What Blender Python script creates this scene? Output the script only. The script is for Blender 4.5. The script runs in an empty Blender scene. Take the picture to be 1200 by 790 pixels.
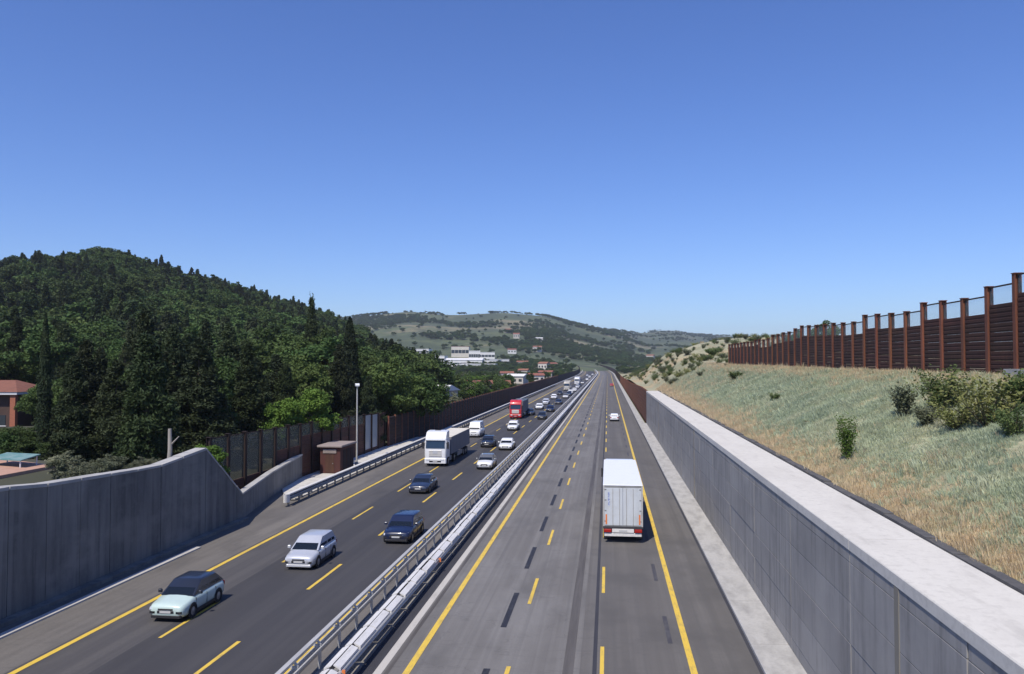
import bpy, math, random
import numpy as np
from mathutils import Vector, Matrix
R = math.radians
random.seed(7); RNG = np.random.default_rng(11)
SC = bpy.context.scene
COL = SC.collection

# ------------------------------------------------------------------ camera
CAM_H = 11.7; FPX = 933.0
PITCH = math.atan(30/FPX); YAW = math.atan(112/FPX*math.cos(PITCH))
cam = bpy.data.cameras.new('camera'); cam.sensor_width = 36; cam.lens = 36*FPX/1200
cam.clip_start = 0.1; cam.clip_end = 20000
co = bpy.data.objects.new('camera', cam); COL.objects.link(co)
co.location = (0, 0, CAM_H); co.rotation_euler = (R(90)+PITCH, 0, YAW)
SC.camera = co
# ------------------------------------------------------------------ sky, sun, exposure
SUN_EL, SUN_AZ = 56.0, 200.0          # azimuth clockwise from +Y: behind the camera, a little to its left
w = bpy.data.worlds.new('World'); SC.world = w; w.use_nodes = True
nt = w.node_tree; nt.nodes.clear()
sky = nt.nodes.new('ShaderNodeTexSky'); sky.sky_type = 'NISHITA'; sky.sun_disc = False
sky.sun_elevation = R(SUN_EL); sky.sun_rotation = R(SUN_AZ)
sky.altitude = 300; sky.air_density = 1.0; sky.dust_density = 0.4; sky.ozone_density = 3.0
hsv = nt.nodes.new('ShaderNodeHueSaturation'); hsv.inputs['Saturation'].default_value = 1.12
hsv.inputs['Hue'].default_value = 0.508
bg = nt.nodes.new('ShaderNodeBackground'); bg.inputs['Strength'].default_value = 0.105
wo = nt.nodes.new('ShaderNodeOutputWorld')
tint = nt.nodes.new('ShaderNodeVectorMath'); tint.operation = 'MULTIPLY'; tint.inputs[1].default_value = (0.90, 1.08, 1.46)
nt.links.new(sky.outputs[0], hsv.inputs['Color']); nt.links.new(hsv.outputs[0], tint.inputs[0]); nt.links.new(tint.outputs[0], bg.inputs[0]); nt.links.new(bg.outputs[0], wo.inputs[0])
sl = bpy.data.lights.new('sun', 'SUN'); sl.energy = 4.8; sl.angle = R(0.5); sl.color = (1.0, 0.93, 0.82)
so = bpy.data.objects.new('sun', sl); COL.objects.link(so); so.location = (-60, -120, 200)
sd = Vector((math.sin(R(SUN_AZ))*math.cos(R(SUN_EL)), math.cos(R(SUN_AZ))*math.cos(R(SUN_EL)), math.sin(R(SUN_EL))))
so.rotation_euler = sd.to_track_quat('Z', 'Y').to_euler()
vs = SC.view_settings; vs.view_transform = 'Standard'; vs.look = 'None'; vs.exposure = 0.0; vs.gamma = 1.0; vs.use_curve_mapping = False

# ------------------------------------------------------------------ helpers
_cy, _sy, _cp, _sp = math.cos(YAW), math.sin(YAW), math.cos(PITCH), math.sin(PITCH)
def ray(px, py):
    a = (px-600)/FPX; b = -(py-395)/FPX
    fy = _cp - b*_sp; up = _sp + b*_cp
    return Vector((a*_cy - fy*_sy, a*_sy + fy*_cy, up))
def gp(px, py, z=0.0):
    d = ray(px, py); t = (z-CAM_H)/d.z
    return d.x*t, d.y*t
def at_dist(px, D):
    """X, Y of the point in the direction of column px at horizontal distance D (depth)."""
    a = (px-600)/FPX
    return a*D*_cy - D*_sy, a*D*_sy + D*_cy
def at_x(px, X):
    """Y where column px meets the vertical plane at X."""
    a = (px-600)/FPX
    dx = a*_cy - _sy; dy = a*_sy + _cy
    return X/dx*dy
def dxf(Y):
    Y = np.asarray(Y, float); a = np.clip(Y-750, 0, 950)
    return -(a**2)/(2*5000.) - np.clip(Y-1700, 0, None)*0.19
def dzf(Y):
    t = np.clip((np.asarray(Y, float)-650)/1050, 0, 1)
    return 9.3*t*t*(3-2*t)

class MB:
    def __init__(s): s.v = []; s.f = []; s.m = []
    def add(s, vs, fs, m=0):
        o = len(s.v); s.v += [tuple(p) for p in vs]; s.f += [tuple(i+o for i in f) for f in fs]; s.m += [m]*len(fs); return s
    def box(s, x0, x1, y0, y1, z0, z1, m=0):
        return s.add([(x0,y0,z0),(x1,y0,z0),(x1,y1,z0),(x0,y1,z0),(x0,y0,z1),(x1,y0,z1),(x1,y1,z1),(x0,y1,z1)],
            [(0,3,2,1),(4,5,6,7),(0,1,5,4),(1,2,6,5),(2,3,7,6),(3,0,4,7)], m)
    def bbox(s, x0, x1, y0, y1, z0, z1, b=0.02, m=0):
        """box with chamfered vertical edges and a chamfered top"""
        def ring(i, z):
            return [(x0+i,y0+b+i,z),(x0+b+i,y0+i,z),(x1-b-i,y0+i,z),(x1-i,y0+b+i,z),(x1-i,y1-b-i,z),(x1-b-i,y1-i,z),(x0+b+i,y1-i,z),(x0+i,y1-b-i,z)]
        return s.loft([ring(0,z0), ring(0,z1-b), ring(b*.7,z1)], m)
    def loft(s, rings, m=0, caps=True, closed=True):
        n = len(rings[0]); o = len(s.v)
        for r in rings: s.v += [tuple(p) for p in r]
        for k in range(len(rings)-1):
            for i in range(n if closed else n-1):
                j = (i+1) % n
                s.f.append((o+k*n+i, o+k*n+j, o+(k+1)*n+j, o+(k+1)*n+i)); s.m.append(m)
        if caps:
            s.f.append(tuple(o+i for i in reversed(range(n)))); s.m.append(m)
            s.f.append(tuple(o+(len(rings)-1)*n+i for i in range(n))); s.m.append(m)
        return s
    def tube(s, p0, p1, r0, r1=None, n=8, m=0):
        r1 = r0 if r1 is None else r1
        p0 = Vector(p0); p1 = Vector(p1); d = (p1-p0).normalized()
        a = d.orthogonal().normalized(); b = d.cross(a)
        rg = lambda p, r: [p + a*r*math.cos(2*math.pi*i/n) + b*r*math.sin(2*math.pi*i/n) for i in range(n)]
        return s.loft([rg(p0, r0), rg(p1, r1)], m)
    def lathe_x(s, prof, c, n=16, m=0):
        """profile [(x, r)] turned about the x axis through c"""
        rings = [[(c[0]+x, c[1]+r*math.cos(2*math.pi*i/n), c[2]+r*math.sin(2*math.pi*i/n)) for i in range(n)] for x, r in prof]
        return s.loft(rings, m)
    def mesh(s, name, mats, smooth=None):
        me = bpy.data.meshes.new(name); me.from_pydata(s.v, [], s.f)
        for mt in (mats if isinstance(mats, (list, tuple)) else [mats]): me.materials.append(mt)
        if any(s.m): me.polygons.foreach_set('material_index', s.m)
        if smooth is not None:
            me.polygons.foreach_set('use_smooth', [True]*len(me.polygons)); me.set_sharp_from_angle(angle=R(smooth))
        me.update(); return me
    def build(s, name, mats, parent=None, smooth=None):
        return link(name, s.mesh(name, mats, smooth), parent)
def link(name, data, parent=None, loc=None):
    o = bpy.data.objects.new(name, data); COL.objects.link(o)
    if parent is not None: o.parent = parent
    if loc is not None: o.location = loc
    return o
def tag(o, label=None, cat=None, group=None, kind=None):
    for k, v in (('label', label), ('category', cat), ('group', group), ('kind', kind)):
        if v: o[k] = v
    return o
def thing(name, label, cat, loc=(0,0,0), rz=0, group=None):
    o = link(name, None); o.location = loc; o.rotation_euler = (0, 0, rz); o.empty_display_size = .2
    return tag(o, label, cat, group)
def copy_tree(o, parent=None):
    c = o.copy(); COL.objects.link(c); c.parent = parent
    for ch in [x for x in KIDS(o)]: copy_tree(ch, c)
    return c
def KIDS(o): return list(o.children)

# ------------------------------------------------------------------ materials
def srgb(r, g, b):
    f = lambda c: (c/255/12.92) if c/255 <= .04045 else ((c/255+.055)/1.055)**2.4
    return (f(r), f(g), f(b))
def mat(name, col, layers=(), rough=.8, cracks=None, metal=0., bump=None, coords='world', spec=.5, rand=0., trans=0., coat=0., alpha=None):
    """layers: (scale xyz, low, high, colour, strength[, detail]) - noise masks mixed over the base colour in turn"""
    m = bpy.data.materials.new(name); m.use_nodes = True; t = m.node_tree; N = t.nodes; L = t.links
    b = N['Principled BSDF']; b.inputs['Roughness'].default_value = rough; b.inputs['Metallic'].default_value = metal
    b.inputs['Specular IOR Level'].default_value = spec
    if coat: b.inputs['Coat Weight'].default_value = coat; b.inputs['Coat Roughness'].default_value = .06
    if coords == 'world': src = N.new('ShaderNodeNewGeometry').outputs['Position']
    else: src = N.new('ShaderNodeTexCoord').outputs['Object']
    c = N.new('ShaderNodeRGB'); c.outputs[0].default_value = (*col, 1); cur = c.outputs[0]
    def mapped(sc):
        mp = N.new('ShaderNodeMapping'); mp.inputs['Scale'].default_value = sc if isinstance(sc, tuple) else (sc, sc, sc)
        L.new(src, mp.inputs[0]); return mp.outputs[0]
    for i, ly in enumerate(layers):
        sc, lo, hi, cc, st = ly[:5]; det = ly[5] if len(ly) > 5 else 4
        nz = N.new('ShaderNodeTexNoise'); nz.inputs['Scale'].default_value = 1; nz.inputs['Detail'].default_value = det; nz.inputs['Roughness'].default_value = .62
        mp = mapped(sc); of = N.new('ShaderNodeVectorMath'); of.operation = 'ADD'; of.inputs[1].default_value = (i*17.3, i*5.1, i*9.7)
        L.new(mp, of.inputs[0]); L.new(of.outputs[0], nz.inputs['Vector'])
        mr = N.new('ShaderNodeMapRange'); mr.inputs[1].default_value = lo; mr.inputs[2].default_value = hi; mr.inputs[4].default_value = st
        L.new(nz.outputs[0], mr.inputs[0])
        mx = N.new('ShaderNodeMix'); mx.data_type = 'RGBA'; L.new(mr.outputs[0], mx.inputs[0]); L.new(cur, mx.inputs[6]); mx.inputs[7].default_value = (*cc, 1)
        cur = mx.outputs[2]
    if cracks:
        for i, (sc, wdt, cc, st) in enumerate(cracks):
            nz = N.new('ShaderNodeTexNoise'); nz.inputs['Scale'].default_value = 1; nz.inputs['Detail'].default_value = 5; L.new(mapped(sc), nz.inputs['Vector'])
            sb = N.new('ShaderNodeMath'); sb.operation = 'SUBTRACT'; sb.inputs[1].default_value = .5; L.new(nz.outputs[0], sb.inputs[0])
            ab = N.new('ShaderNodeMath'); ab.operation = 'ABSOLUTE'; L.new(sb.outputs[0], ab.inputs[0])
            mr = N.new('ShaderNodeMapRange'); mr.inputs[1].default_value = wdt*.4; mr.inputs[2].default_value = wdt; mr.inputs[3].default_value = st; mr.inputs[4].default_value = 0; L.new(ab.outputs[0], mr.inputs[0])
            mx = N.new('ShaderNodeMix'); mx.data_type = 'RGBA'; L.new(mr.outputs[0], mx.inputs[0]); L.new(cur, mx.inputs[6]); mx.inputs[7].default_value = (*cc, 1); cur = mx.outputs[2]
    if rand:
        oi = N.new('ShaderNodeObjectInfo'); hs = N.new('ShaderNodeHueSaturation')
        a = N.new('ShaderNodeMapRange'); a.inputs[3].default_value = 1-rand; a.inputs[4].default_value = 1+rand; L.new(oi.outputs['Random'], a.inputs[0]); L.new(a.outputs[0], hs.inputs['Value'])
        mu = N.new('ShaderNodeMath'); mu.operation = 'MULTIPLY'; mu.inputs[1].default_value = 7.31; L.new(oi.outputs['Random'], mu.inputs[0])
        fr = N.new('ShaderNodeMath'); fr.operation = 'FRACT'; L.new(mu.outputs[0], fr.inputs[0])
        h = N.new('ShaderNodeMapRange'); h.inputs[3].default_value = .5-.05*rand; h.inputs[4].default_value = .5+.05*rand; L.new(fr.outputs[0], h.inputs[0]); L.new(h.outputs[0], hs.inputs['Hue'])
        L.new(cur, hs.inputs['Color']); cur = hs.outputs[0]
    L.new(cur, b.inputs['Base Color'])
    if bump:
        nz = N.new('ShaderNodeTexNoise'); nz.inputs['Scale'].default_value = 1; nz.inputs['Detail'].default_value = 6
        L.new(mapped(bump[0]), nz.inputs['Vector']); bp = N.new('ShaderNodeBump'); bp.inputs['Strength'].default_value = bump[1]; bp.inputs['Distance'].default_value = bump[2]
        L.new(nz.outputs[0], bp.inputs['Height']); L.new(bp.outputs[0], b.inputs['Normal'])
    if trans:
        tr = N.new('ShaderNodeBsdfTranslucent'); L.new(cur, tr.inputs[0]); ms = N.new('ShaderNodeMixShader'); ms.inputs[0].default_value = trans
        L.new(b.outputs[0], ms.inputs[1]); L.new(tr.outputs[0], ms.inputs[2]); L.new(ms.outputs[0], N['Material Output'].inputs[0])
    if alpha is not None: b.inputs['Alpha'].default_value = alpha
    return m
g_ = lambda v: (v, v, v*1.02)
M = {}
CR = [((.16,.30,1),.004,(.08,.077,.074),.3), ((.05,.9,1),.004,(.085,.08,.077),.3)]
M['asph_r'] = mat('asphalt_worn', (.138,.130,.122), [((1.3,.012,1),.44,.64,(.195,.186,.176),.8,6), ((.55,.16,1),.48,.66,(.10,.095,.09),.7), ((.22,.09,1),.5,.68,(.225,.217,.208),.55), ((3.4,.02,1),.52,.68,(.105,.101,.098),.5), (12,.38,.7,(.12,.116,.112),.4,6)], rough=.86, bump=(30,.25,.01), cracks=CR)
M['asph_rd'] = mat('asphalt_right_lane', (.110,.102,.095), [((1.2,.012,1),.44,.66,(.15,.141,.132),.8,6), ((.35,.25,1),.48,.66,(.085,.08,.076),.7), ((3.0,.02,1),.52,.68,(.09,.086,.083),.5), (12,.38,.7,(.10,.096,.092),.4,6)], rough=.86, bump=(30,.25,.01), cracks=CR)
M['asph_l'] = mat('asphalt_new', (.041,.0395,.043), [((1.1,.012,1),.44,.66,(.062,.059,.060),.85,6), ((.3,.10,1),.5,.72,(.030,.029,.032),.6), (12,.38,.7,(.056,.054,.054),.4,6)], rough=.8, bump=(30,.25,.01))
M['asph_lm'] = mat('asphalt_slow_lane', (.070,.066,.067), [((1.1,.012,1),.42,.64,(.105,.098,.094),.85,6), ((.4,.12,1),.5,.72,(.045,.043,.045),.6), (12,.38,.7,(.05,.048,.047),.4,6)], rough=.84, bump=(30,.25,.01))
M['asph_ls'] = mat('asphalt_shoulder', (.122,.112,.103), [((.9,.03,1),.42,.66,(.185,.17,.152),.8,6), ((.5,.18,1),.5,.72,(.078,.072,.068),.65), (12,.38,.7,(.085,.08,.075),.4,6)], rough=.88, bump=(30,.25,.01), cracks=CR)
M['asph_dark'] = mat('asphalt_and_shade_strip', (.032,.032,.04), [((2,.2,1),.4,.75,(.055,.055,.062),.7)], rough=.85)
M['tar'] = mat('tar_seam', (.075,.067,.06), [((3,.12,1),.4,.66,(.125,.114,.104),.85)], rough=.7)
M['black_paint'] = mat('black_marking_paint', (.02,.02,.026), [((4,1.2,1),.5,.75,(.06,.06,.064),.7)], rough=.7)
M['faded_paint'] = mat('faded_blackout', (.055,.053,.062), [((3,1,1),.45,.7,(.095,.092,.095),.9)], rough=.8)
M['yellow'] = mat('yellow_paint', (.70,.48,.06), [((5,1.1,1),.48,.72,(.34,.25,.09),.75), (25,.52,.7,(.25,.2,.1),.5), ((2,.15,1),.55,.8,(.36,.27,.08),.5)], rough=.65)
M['conc_w'] = mat('concrete_pale', (.60,.575,.52), [((.6,.35,.6),.45,.75,(.50,.475,.43),.7), ((1.5,.25,1),.55,.72,(.38,.36,.325),.5), (4,.5,.72,(.42,.40,.36),.5), (14,.5,.75,(.45,.43,.39),.4,6)], rough=.9, bump=(12,.2,.01))
M['conc_k'] = mat('concrete_kerb', (.42,.41,.39), [((1.6,.5,1),.42,.7,(.27,.262,.25),.8), (6,.5,.8,(.22,.215,.205),.5)], rough=.9, bump=(14,.25,.01))
M['conc_r'] = mat('concrete_wall_right', (.31,.30,.285), [((.4,.3,.25),.4,.66,(.235,.228,.22),.85), ((2.2,2.2,.16),.48,.68,(.17,.165,.16),.75), ((.9,.5,.5),.52,.68,(.36,.345,.32),.5), (5,.5,.8,(.30,.29,.275),.4)], rough=.9, bump=(10,.2,.01), rand=.06)
M['conc_joint'] = mat('joint_filler', (.21,.195,.165), [((3,3,1),.4,.7,(.23,.21,.17),.7)], rough=.9)
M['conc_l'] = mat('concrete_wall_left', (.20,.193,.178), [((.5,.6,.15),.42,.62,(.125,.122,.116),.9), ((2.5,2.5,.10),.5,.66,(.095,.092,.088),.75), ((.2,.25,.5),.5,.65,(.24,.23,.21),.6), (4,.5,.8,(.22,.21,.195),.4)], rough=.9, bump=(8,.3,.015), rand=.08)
M['gutter'] = mat('concrete_gutter', (.46,.44,.41), [((2,.6,1),.5,.8,(.30,.285,.265),.7)], rough=.9)
M['median'] = mat('median_gravel', (.235,.222,.20), [((1.5,.8,1),.42,.7,(.16,.15,.135),.8), (7,.45,.75,(.30,.285,.26),.5)], rough=.95, bump=(9,.5,.03))
M['pad'] = mat('white_gravel', (.56,.54,.50), [(.9,.45,.7,(.40,.38,.35),.8), (7,.5,.75,(.30,.285,.265),.4)], rough=.95, bump=(10,.6,.03))
M['corten'] = mat('corten_steel', (.085,.034,.020), [((.8,.8,.35),.4,.7,(.050,.021,.015),.9), ((3,3,.5),.5,.75,(.13,.055,.03),.5)], rough=.85, rand=.18, coords='world')
M['corten_d'] = mat('corten_dark', (.026,.0125,.010), [((.8,.8,.4),.4,.7,(.016,.0095,.009),.9), ((3,3,.5),.5,.75,(.040,.018,.012),.5)], rough=.9, rand=.2)
M['corten_r'] = mat('corten_panel', (.048,.0175,.011), [((.8,.8,.4),.4,.7,(.028,.011,.008),.9), ((2.5,2.5,.3),.5,.7,(.08,.03,.017),.6)], rough=.9, rand=.2)
M['corten_post'] = mat('corten_post', (.19,.068,.036), [((2,2,.5),.4,.7,(.11,.04,.024),.9)], rough=.85, rand=.12)
M['galv'] = mat('galvanised_steel', (.50,.49,.465), [((3,.6,3),.4,.7,(.38,.37,.35),.7)], rough=.5, metal=.15)
M['galv_new'] = mat('galvanised_plate', (.74,.72,.68), [((4,.9,3),.48,.7,(.55,.53,.49),.7)], rough=.5, metal=.1)
M['galv_d'] = mat('galvanised_dull', (.27,.27,.265), [((3,.6,3),.4,.7,(.19,.19,.185),.7)], rough=.6, metal=.2)
def glass(name, tint, alpha, rough=.05):
    m = bpy.data.materials.new(name); m.use_nodes = True; t = m.node_tree; b = t.nodes['Principled BSDF']
    b.inputs['Base Color'].default_value = (*tint, 1); b.inputs['Roughness'].default_value = rough; b.inputs['Alpha'].default_value = alpha
    return m
M['pane'] = glass('barrier_glass', (.35,.46,.5), .16)
M['pane_l'] = glass('barrier_glass_dusty', (.08,.11,.10), .42, .25)
M['pane_g'] = glass('barrier_glass_frosted', (.30,.36,.42), .85, .3)
M['car_glass'] = mat('car_glass', (.010,.014,.020), rough=.08, spec=.45)
M['truck_glass'] = mat('truck_glass', (.02,.035,.05), rough=.08, spec=.8)
M['tyre'] = mat('tyre_rubber', (.016,.016,.017), rough=.9)
M['rim'] = mat('wheel_rim', (.35,.36,.38), rough=.35, metal=.7)
M['plastic'] = mat('black_plastic', (.02,.02,.023), rough=.6)
M['lamp'] = mat('headlamp_lens', (.55,.58,.62), rough=.08, spec=.9)
M['redlamp'] = mat('tail_lamp', (.36,.015,.012), rough=.2)
M['orange'] = mat('orange_reflector', (.72,.20,.05), rough=.5)
M['plate'] = mat('number_plate', (.5,.5,.49), rough=.5)
M['steel'] = mat('chassis_steel', (.06,.06,.065), rough=.6, metal=.3)
def paint(name, c, metal=0.): return mat(name, c, [((2,2,4),.5,.8,tuple(v*.82 for v in c),.35)], rough=.32, metal=metal, coat=.6, coords='object')
M['mint'] = paint('mint_paint', (.50,.62,.58)); M['silver'] = paint('silver_paint', (.55,.57,.61), .25); M['navy'] = paint('navy_paint', (.008,.014,.046))
M['white'] = paint('white_paint', (.74,.75,.76)); M['black'] = paint('black_paint_car', (.016,.02,.032)); M['grey'] = paint('grey_paint', (.12,.125,.135)); M['dblue'] = paint('blue_black_paint', (.02,.03,.06))
M['red'] = paint('red_truck_paint', (.52,.022,.03)); M['red_car'] = paint('red_car_paint', (.36,.03,.035)); M['beige'] = paint('beige_paint', (.42,.40,.35))
M['box_white'] = mat('trailer_skin', (.74,.76,.80), [((1.5,1.5,.3),.5,.8,(.62,.64,.67),.5)], rough=.5, coords='object')
M['door_white'] = mat('trailer_door', (.55,.58,.60), [((1.8,1.8,.25),.45,.7,(.45,.47,.48),.7), ((.8,.8,1.2),.5,.7,(.40,.40,.38),.4)], rough=.5, coords='object')
M['tarp'] = mat('cream_tarpaulin', (.66,.62,.53), [((1.5,.6,1),.45,.7,(.5,.47,.4),.6)], rough=.8, coords='object')
M['tarp_side'] = mat('grey_curtain', (.17,.17,.185), [((2,.8,.4),.45,.7,(.13,.13,.145),.6)], rough=.75, coords='object')
def leafm(name, c1, c2, rand=.36): return mat(name, c1, [(.9,.42,.64,c2,.9,3), (.16,.4,.65,tuple(v*.72 for v in c1),.6,2)], rough=.75, rand=rand, trans=.18, spec=.25, coords='world')
M['leaf_cedar'] = leafm('cedar_needles', (.036,.051,.021), (.064,.080,.032))
M['leaf_pine'] = leafm('pine_needles', (.030,.048,.016), (.052,.076,.026))
M['leaf_cyp'] = leafm('cypress_scales', (.022,.036,.016), (.040,.056,.022))
M['leaf_broad'] = leafm('oak_leaves', (.052,.088,.022), (.088,.128,.034))
M['leaf_bright'] = leafm('bright_leaves', (.085,.155,.022), (.13,.21,.035), .08)
M['leaf_olive'] = leafm('olive_leaves', (.13,.145,.085), (.20,.205,.13), .15)
M['leaf_shrub'] = leafm('shrub_leaves', (.085,.125,.040), (.15,.18,.06), .2)
M['leaf_yel'] = leafm('broom_leaves', (.20,.22,.07), (.29,.28,.10), .2)
M['leaf_far'] = leafm('valley_leaves', (.035,.056,.030), (.062,.085,.042))
M['bark'] = mat('bark', (.09,.07,.055), [((4,4,.8),.4,.7,(.05,.04,.032),.8)], rough=.95, coords='object')
M['bark_pale'] = mat('pale_bark', (.33,.30,.26), [((4,4,.8),.4,.7,(.22,.2,.17),.8)], rough=.95, coords='object')
M['straw'] = mat('straw_blades', (.66,.53,.34), [(.5,.42,.66,(.58,.49,.32),.8)], rough=.85, rand=.2, trans=.3, spec=.2)
M['sage'] = mat('sage_blades', (.47,.52,.35), [(.35,.48,.68,(.60,.57,.39),.6), (.12,.48,.64,(.36,.43,.30),.8)], rough=.85, rand=.2, trans=.3, spec=.2)
M['ground'] = mat('valley_ground', (.12,.125,.06), [(.004,.42,.6,(.26,.215,.12),.8), (.03,.5,.7,(.07,.085,.04),.6)], rough=1.)
M['forest_floor'] = mat('forest_floor', (.05,.052,.028), [(.08,.45,.7,(.085,.075,.045),.7)], rough=1.)
M['bank'] = mat('dry_bank_soil', (.36,.34,.22), [((.09,.04,.1),.44,.60,(.25,.25,.155),.9), ((.05,.03,.1),.5,.62,(.44,.32,.18),.8), (.4,.48,.66,(.20,.20,.11),.6), (3,.5,.8,(.22,.19,.11),.45)], rough=1., bump=(3,.6,.08))
M['far_hill'] = mat('far_hill_fields', (.088,.108,.048), [(.0035,.53,.6,(.22,.19,.11),.8,3), (.006,.48,.56,(.05,.068,.032),.85,5), (.02,.5,.62,(.045,.062,.03),.8,5)], rough=1.)
M['plaster'] = mat('pale_plaster', (.58,.54,.47), [(.3,.45,.7,(.45,.42,.37),.6)], rough=.9, rand=.18)
M['wroof'] = mat('white_metal_roof', (.72,.71,.69), [(.1,.45,.7,(.6,.59,.57),.6)], rough=.6, rand=.1)
M['tile'] = mat('terracotta_roof', (.25,.10,.065), [(1.2,.4,.7,(.18,.075,.05),.8)], rough=.9, rand=.15)
M['brick'] = mat('orange_brick', (.38,.135,.075), [((3,3,9),.4,.7,(.28,.10,.06),.8)], rough=.9)
M['brown_dk'] = mat('dark_brown_wall', (.085,.05,.04), [(1.,.4,.7,(.06,.037,.03),.8)], rough=.9)
M['paving'] = mat('pink_paving', (.46,.27,.19), [(1.5,.4,.7,(.36,.21,.15),.8), (5,.5,.8,(.5,.33,.25),.5)], rough=.9)
M['teal'] = mat('teal_canopy', (.10,.22,.21), [(2,.4,.7,(.26,.34,.33),.8)], rough=.7)
M['trim'] = mat('white_trim', (.66,.66,.66), rough=.7)
M['window'] = mat('far_window', (.04,.05,.06), rough=.15)
M['hut'] = mat('hut_rust', (.075,.023,.018), [((1,1,.5),.4,.7,(.05,.017,.014),.8)], rough=.8)
M['hutroof'] = mat('hut_roof', (.30,.25,.23), [(1.5,.4,.7,(.24,.2,.18),.7)], rough=.85)
M['lampwhite'] = mat('lamp_head', (.75,.76,.78), rough=.4)
M['stone_dk'] = mat('dark_channel', (.075,.073,.075), [((2,2,2),.4,.7,(.13,.125,.12),.8)], rough=.95)

# ------------------------------------------------------------------ swept strips that follow the road
def ysamp(y0, y1, step=None):
    if step: n = max(1, int(round((y1-y0)/step))); return list(np.linspace(y0, y1, n+1))
    ys = [y0]; 
    while ys[-1] < y1:
        y = ys[-1]; ys.append(min(y1, y + (60 if y < 600 and y1 > 300 else 30 if y >= 600 else 20)))
    return ys
def sweep(prof, y0, y1, name, m, parent=None, closed=True, step=None, smooth=None):
    ys = ysamp(y0, y1, step); rings = []
    for y in ys:
        dx, dz = float(dxf(y)), float(dzf(y)); rings.append([(u+dx, y, z+dz) for u, z in prof])
    return MB().loft(rings, caps=closed, closed=closed).build(name, m, parent, smooth)
def sheet(u0, u1, z, y0, y1, name, m, parent=None):
    return sweep([(u1, z), (u0, z)], y0, y1, name, m, parent, closed=False)
def prism(u0, u1, z0, z1, y0, y1, name, m, parent=None):
    return sweep([(u0,z0),(u0,z1),(u1,z1),(u1,z0)], y0, y1, name, m, parent)
END = 2050.

# ------------------------------------------------------------------ terrain
def vnoise(x, y, s=1.0, seed=0):
    x = np.asarray(x, float)*s; y = np.asarray(y, float)*s
    return (np.sin(x*1.7+seed)+np.sin(y*2.1+seed*1.3+x*.6)+np.sin((x+y)*1.1-seed)+.6*np.sin(x*3.7-y*2.9+seed*2))/3.6
LCREST_X = [-900,-300,0,50,130,200,250,300,350,400,440,480,520,560,620]
LCREST_Y = [300,292,300,295,294,313,326,341,356,376,396,414,436,450,460]
def colpx(X, Y):
    D = -X*_sy + Y*_cy; Rr = X*_cy + Y*_sy
    return 600 + FPX*Rr/np.maximum(D, 1e-3), D
def left_z(X, Y):
    X = np.asarray(X, float); Y = np.asarray(Y, float)
    u = X - dxf(Y)
    base = np.interp(Y, [-80,49,57,75,105,140,260,2000],[4.9,4.9,1.55,1.7,.2,-.1,-.3,-.3]) + dzf(Y)
    base = base + np.clip(-u-34, 0, 12)*.10*vnoise(X, Y, .11, 3) + np.clip((-u-32)/20, 0, 1)*np.interp(Y, [-80,60,120,200],[0,1.6,2.6,.8])
    px, D = colpx(X, Y)
    yc = np.interp(px, LCREST_X, LCREST_Y)
    Dr = np.interp(px, [-300, 100, 420, 600], [430, 470, 620, 760])
    crest = np.maximum(0, (425-yc)/FPX*Dr + CAM_H - 11.6 - base)
    t = np.clip((D-125)/(Dr-125), 0, 1.0); prof = t**1.25
    prof = np.where(D > Dr, np.clip(1-(D-Dr)/420, 0, 1)**1.2, prof)
    h = crest*prof
    return base + h + np.clip(h/20, 0, 1)*(2.4*vnoise(X, Y, .035, 5)+2.6*vnoise(X, Y, .075, 12))
def left_edge(Y): return np.interp(Y, [-80,53,60,106,130,2000],[-27.75,-27.75,-31.4,-31.4,-29.6,-29.6])
def right_z(u, Y):
    u = np.asarray(u, float); Y = np.asarray(Y, float)
    edge = np.interp(Y, [-80,150,185,260,420,700],[6.2,6.2,5.6,4.4,2.6,1.2])
    plat = np.interp(Y, [-80,140,240,420,700],[10.95,10.95,10.8,7.0,2.0])
    t = np.clip((u-10.0)/10.2, 0, 1); s = t*(1.25-.25*t)
    z = edge + (plat-edge)*s
    z = z + 9.5*np.exp(-((u-46)/28)**2-((Y-290)/85)**2) + 4*np.exp(-((u-92)/40)**2-((Y-330)/110)**2)
    z = z + np.clip((u-10.4)/2, 0, 1)*np.clip((19.6-u)/2, .12, 1)*.28*vnoise(u, Y, .55, 2) + np.clip((Y-150)/60, 0, 1)*np.clip((u-10)/6,0,1)*.9*vnoise(u, Y, .12, 8)
    return z + dzf(Y)
FC_X = [100,400,440,480,530,590,640,680,720,745,770,790,810,850,900,1000,1300]
FC_Y = [372,374,370,366,369.5,367,371.5,380,388,391,388,388,392,394,397,402,408]
def far_z(X, Y):
    px, D = colpx(X, Y)
    yc = np.interp(px, FC_X, FC_Y)
    Dr = np.interp(px, [0,640,730,760,900],[2500,2500,3000,4300,4300])
    crest = (425-yc)/FPX*Dr + CAM_H + 6*vnoise(X, Y, .004, 1)
    t = np.clip((D-760)/(Dr-760), 0, 1); p = t*t*(2.2-1.2*t)
    p = np.where(D > Dr, np.clip(1-(D-Dr)/1500, 0, 1), p)
    return -1.5 + (crest+1.5)*p + np.clip(t*3, 0, 1)*np.clip((1-t)*3,0,1)*10*vnoise(X, Y, .0045, 4)
def grid_mesh(name, P, m, smooth=True):
    """P: array (ny, nx, 3)"""
    ny, nx = P.shape[:2]; me = bpy.data.meshes.new(name)
    idx = np.arange(ny*nx).reshape(ny, nx)
    f = np.stack([idx[:-1,:-1], idx[:-1,1:], idx[1:,1:], idx[1:,:-1]], -1).reshape(-1, 4)
    me.from_pydata(P.reshape(-1,3).tolist(), [], f.tolist()); me.materials.append(m)
    me.polygons.foreach_set('use_smooth', [smooth]*len(me.polygons)); me.update()
    return link(name, me)
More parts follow.
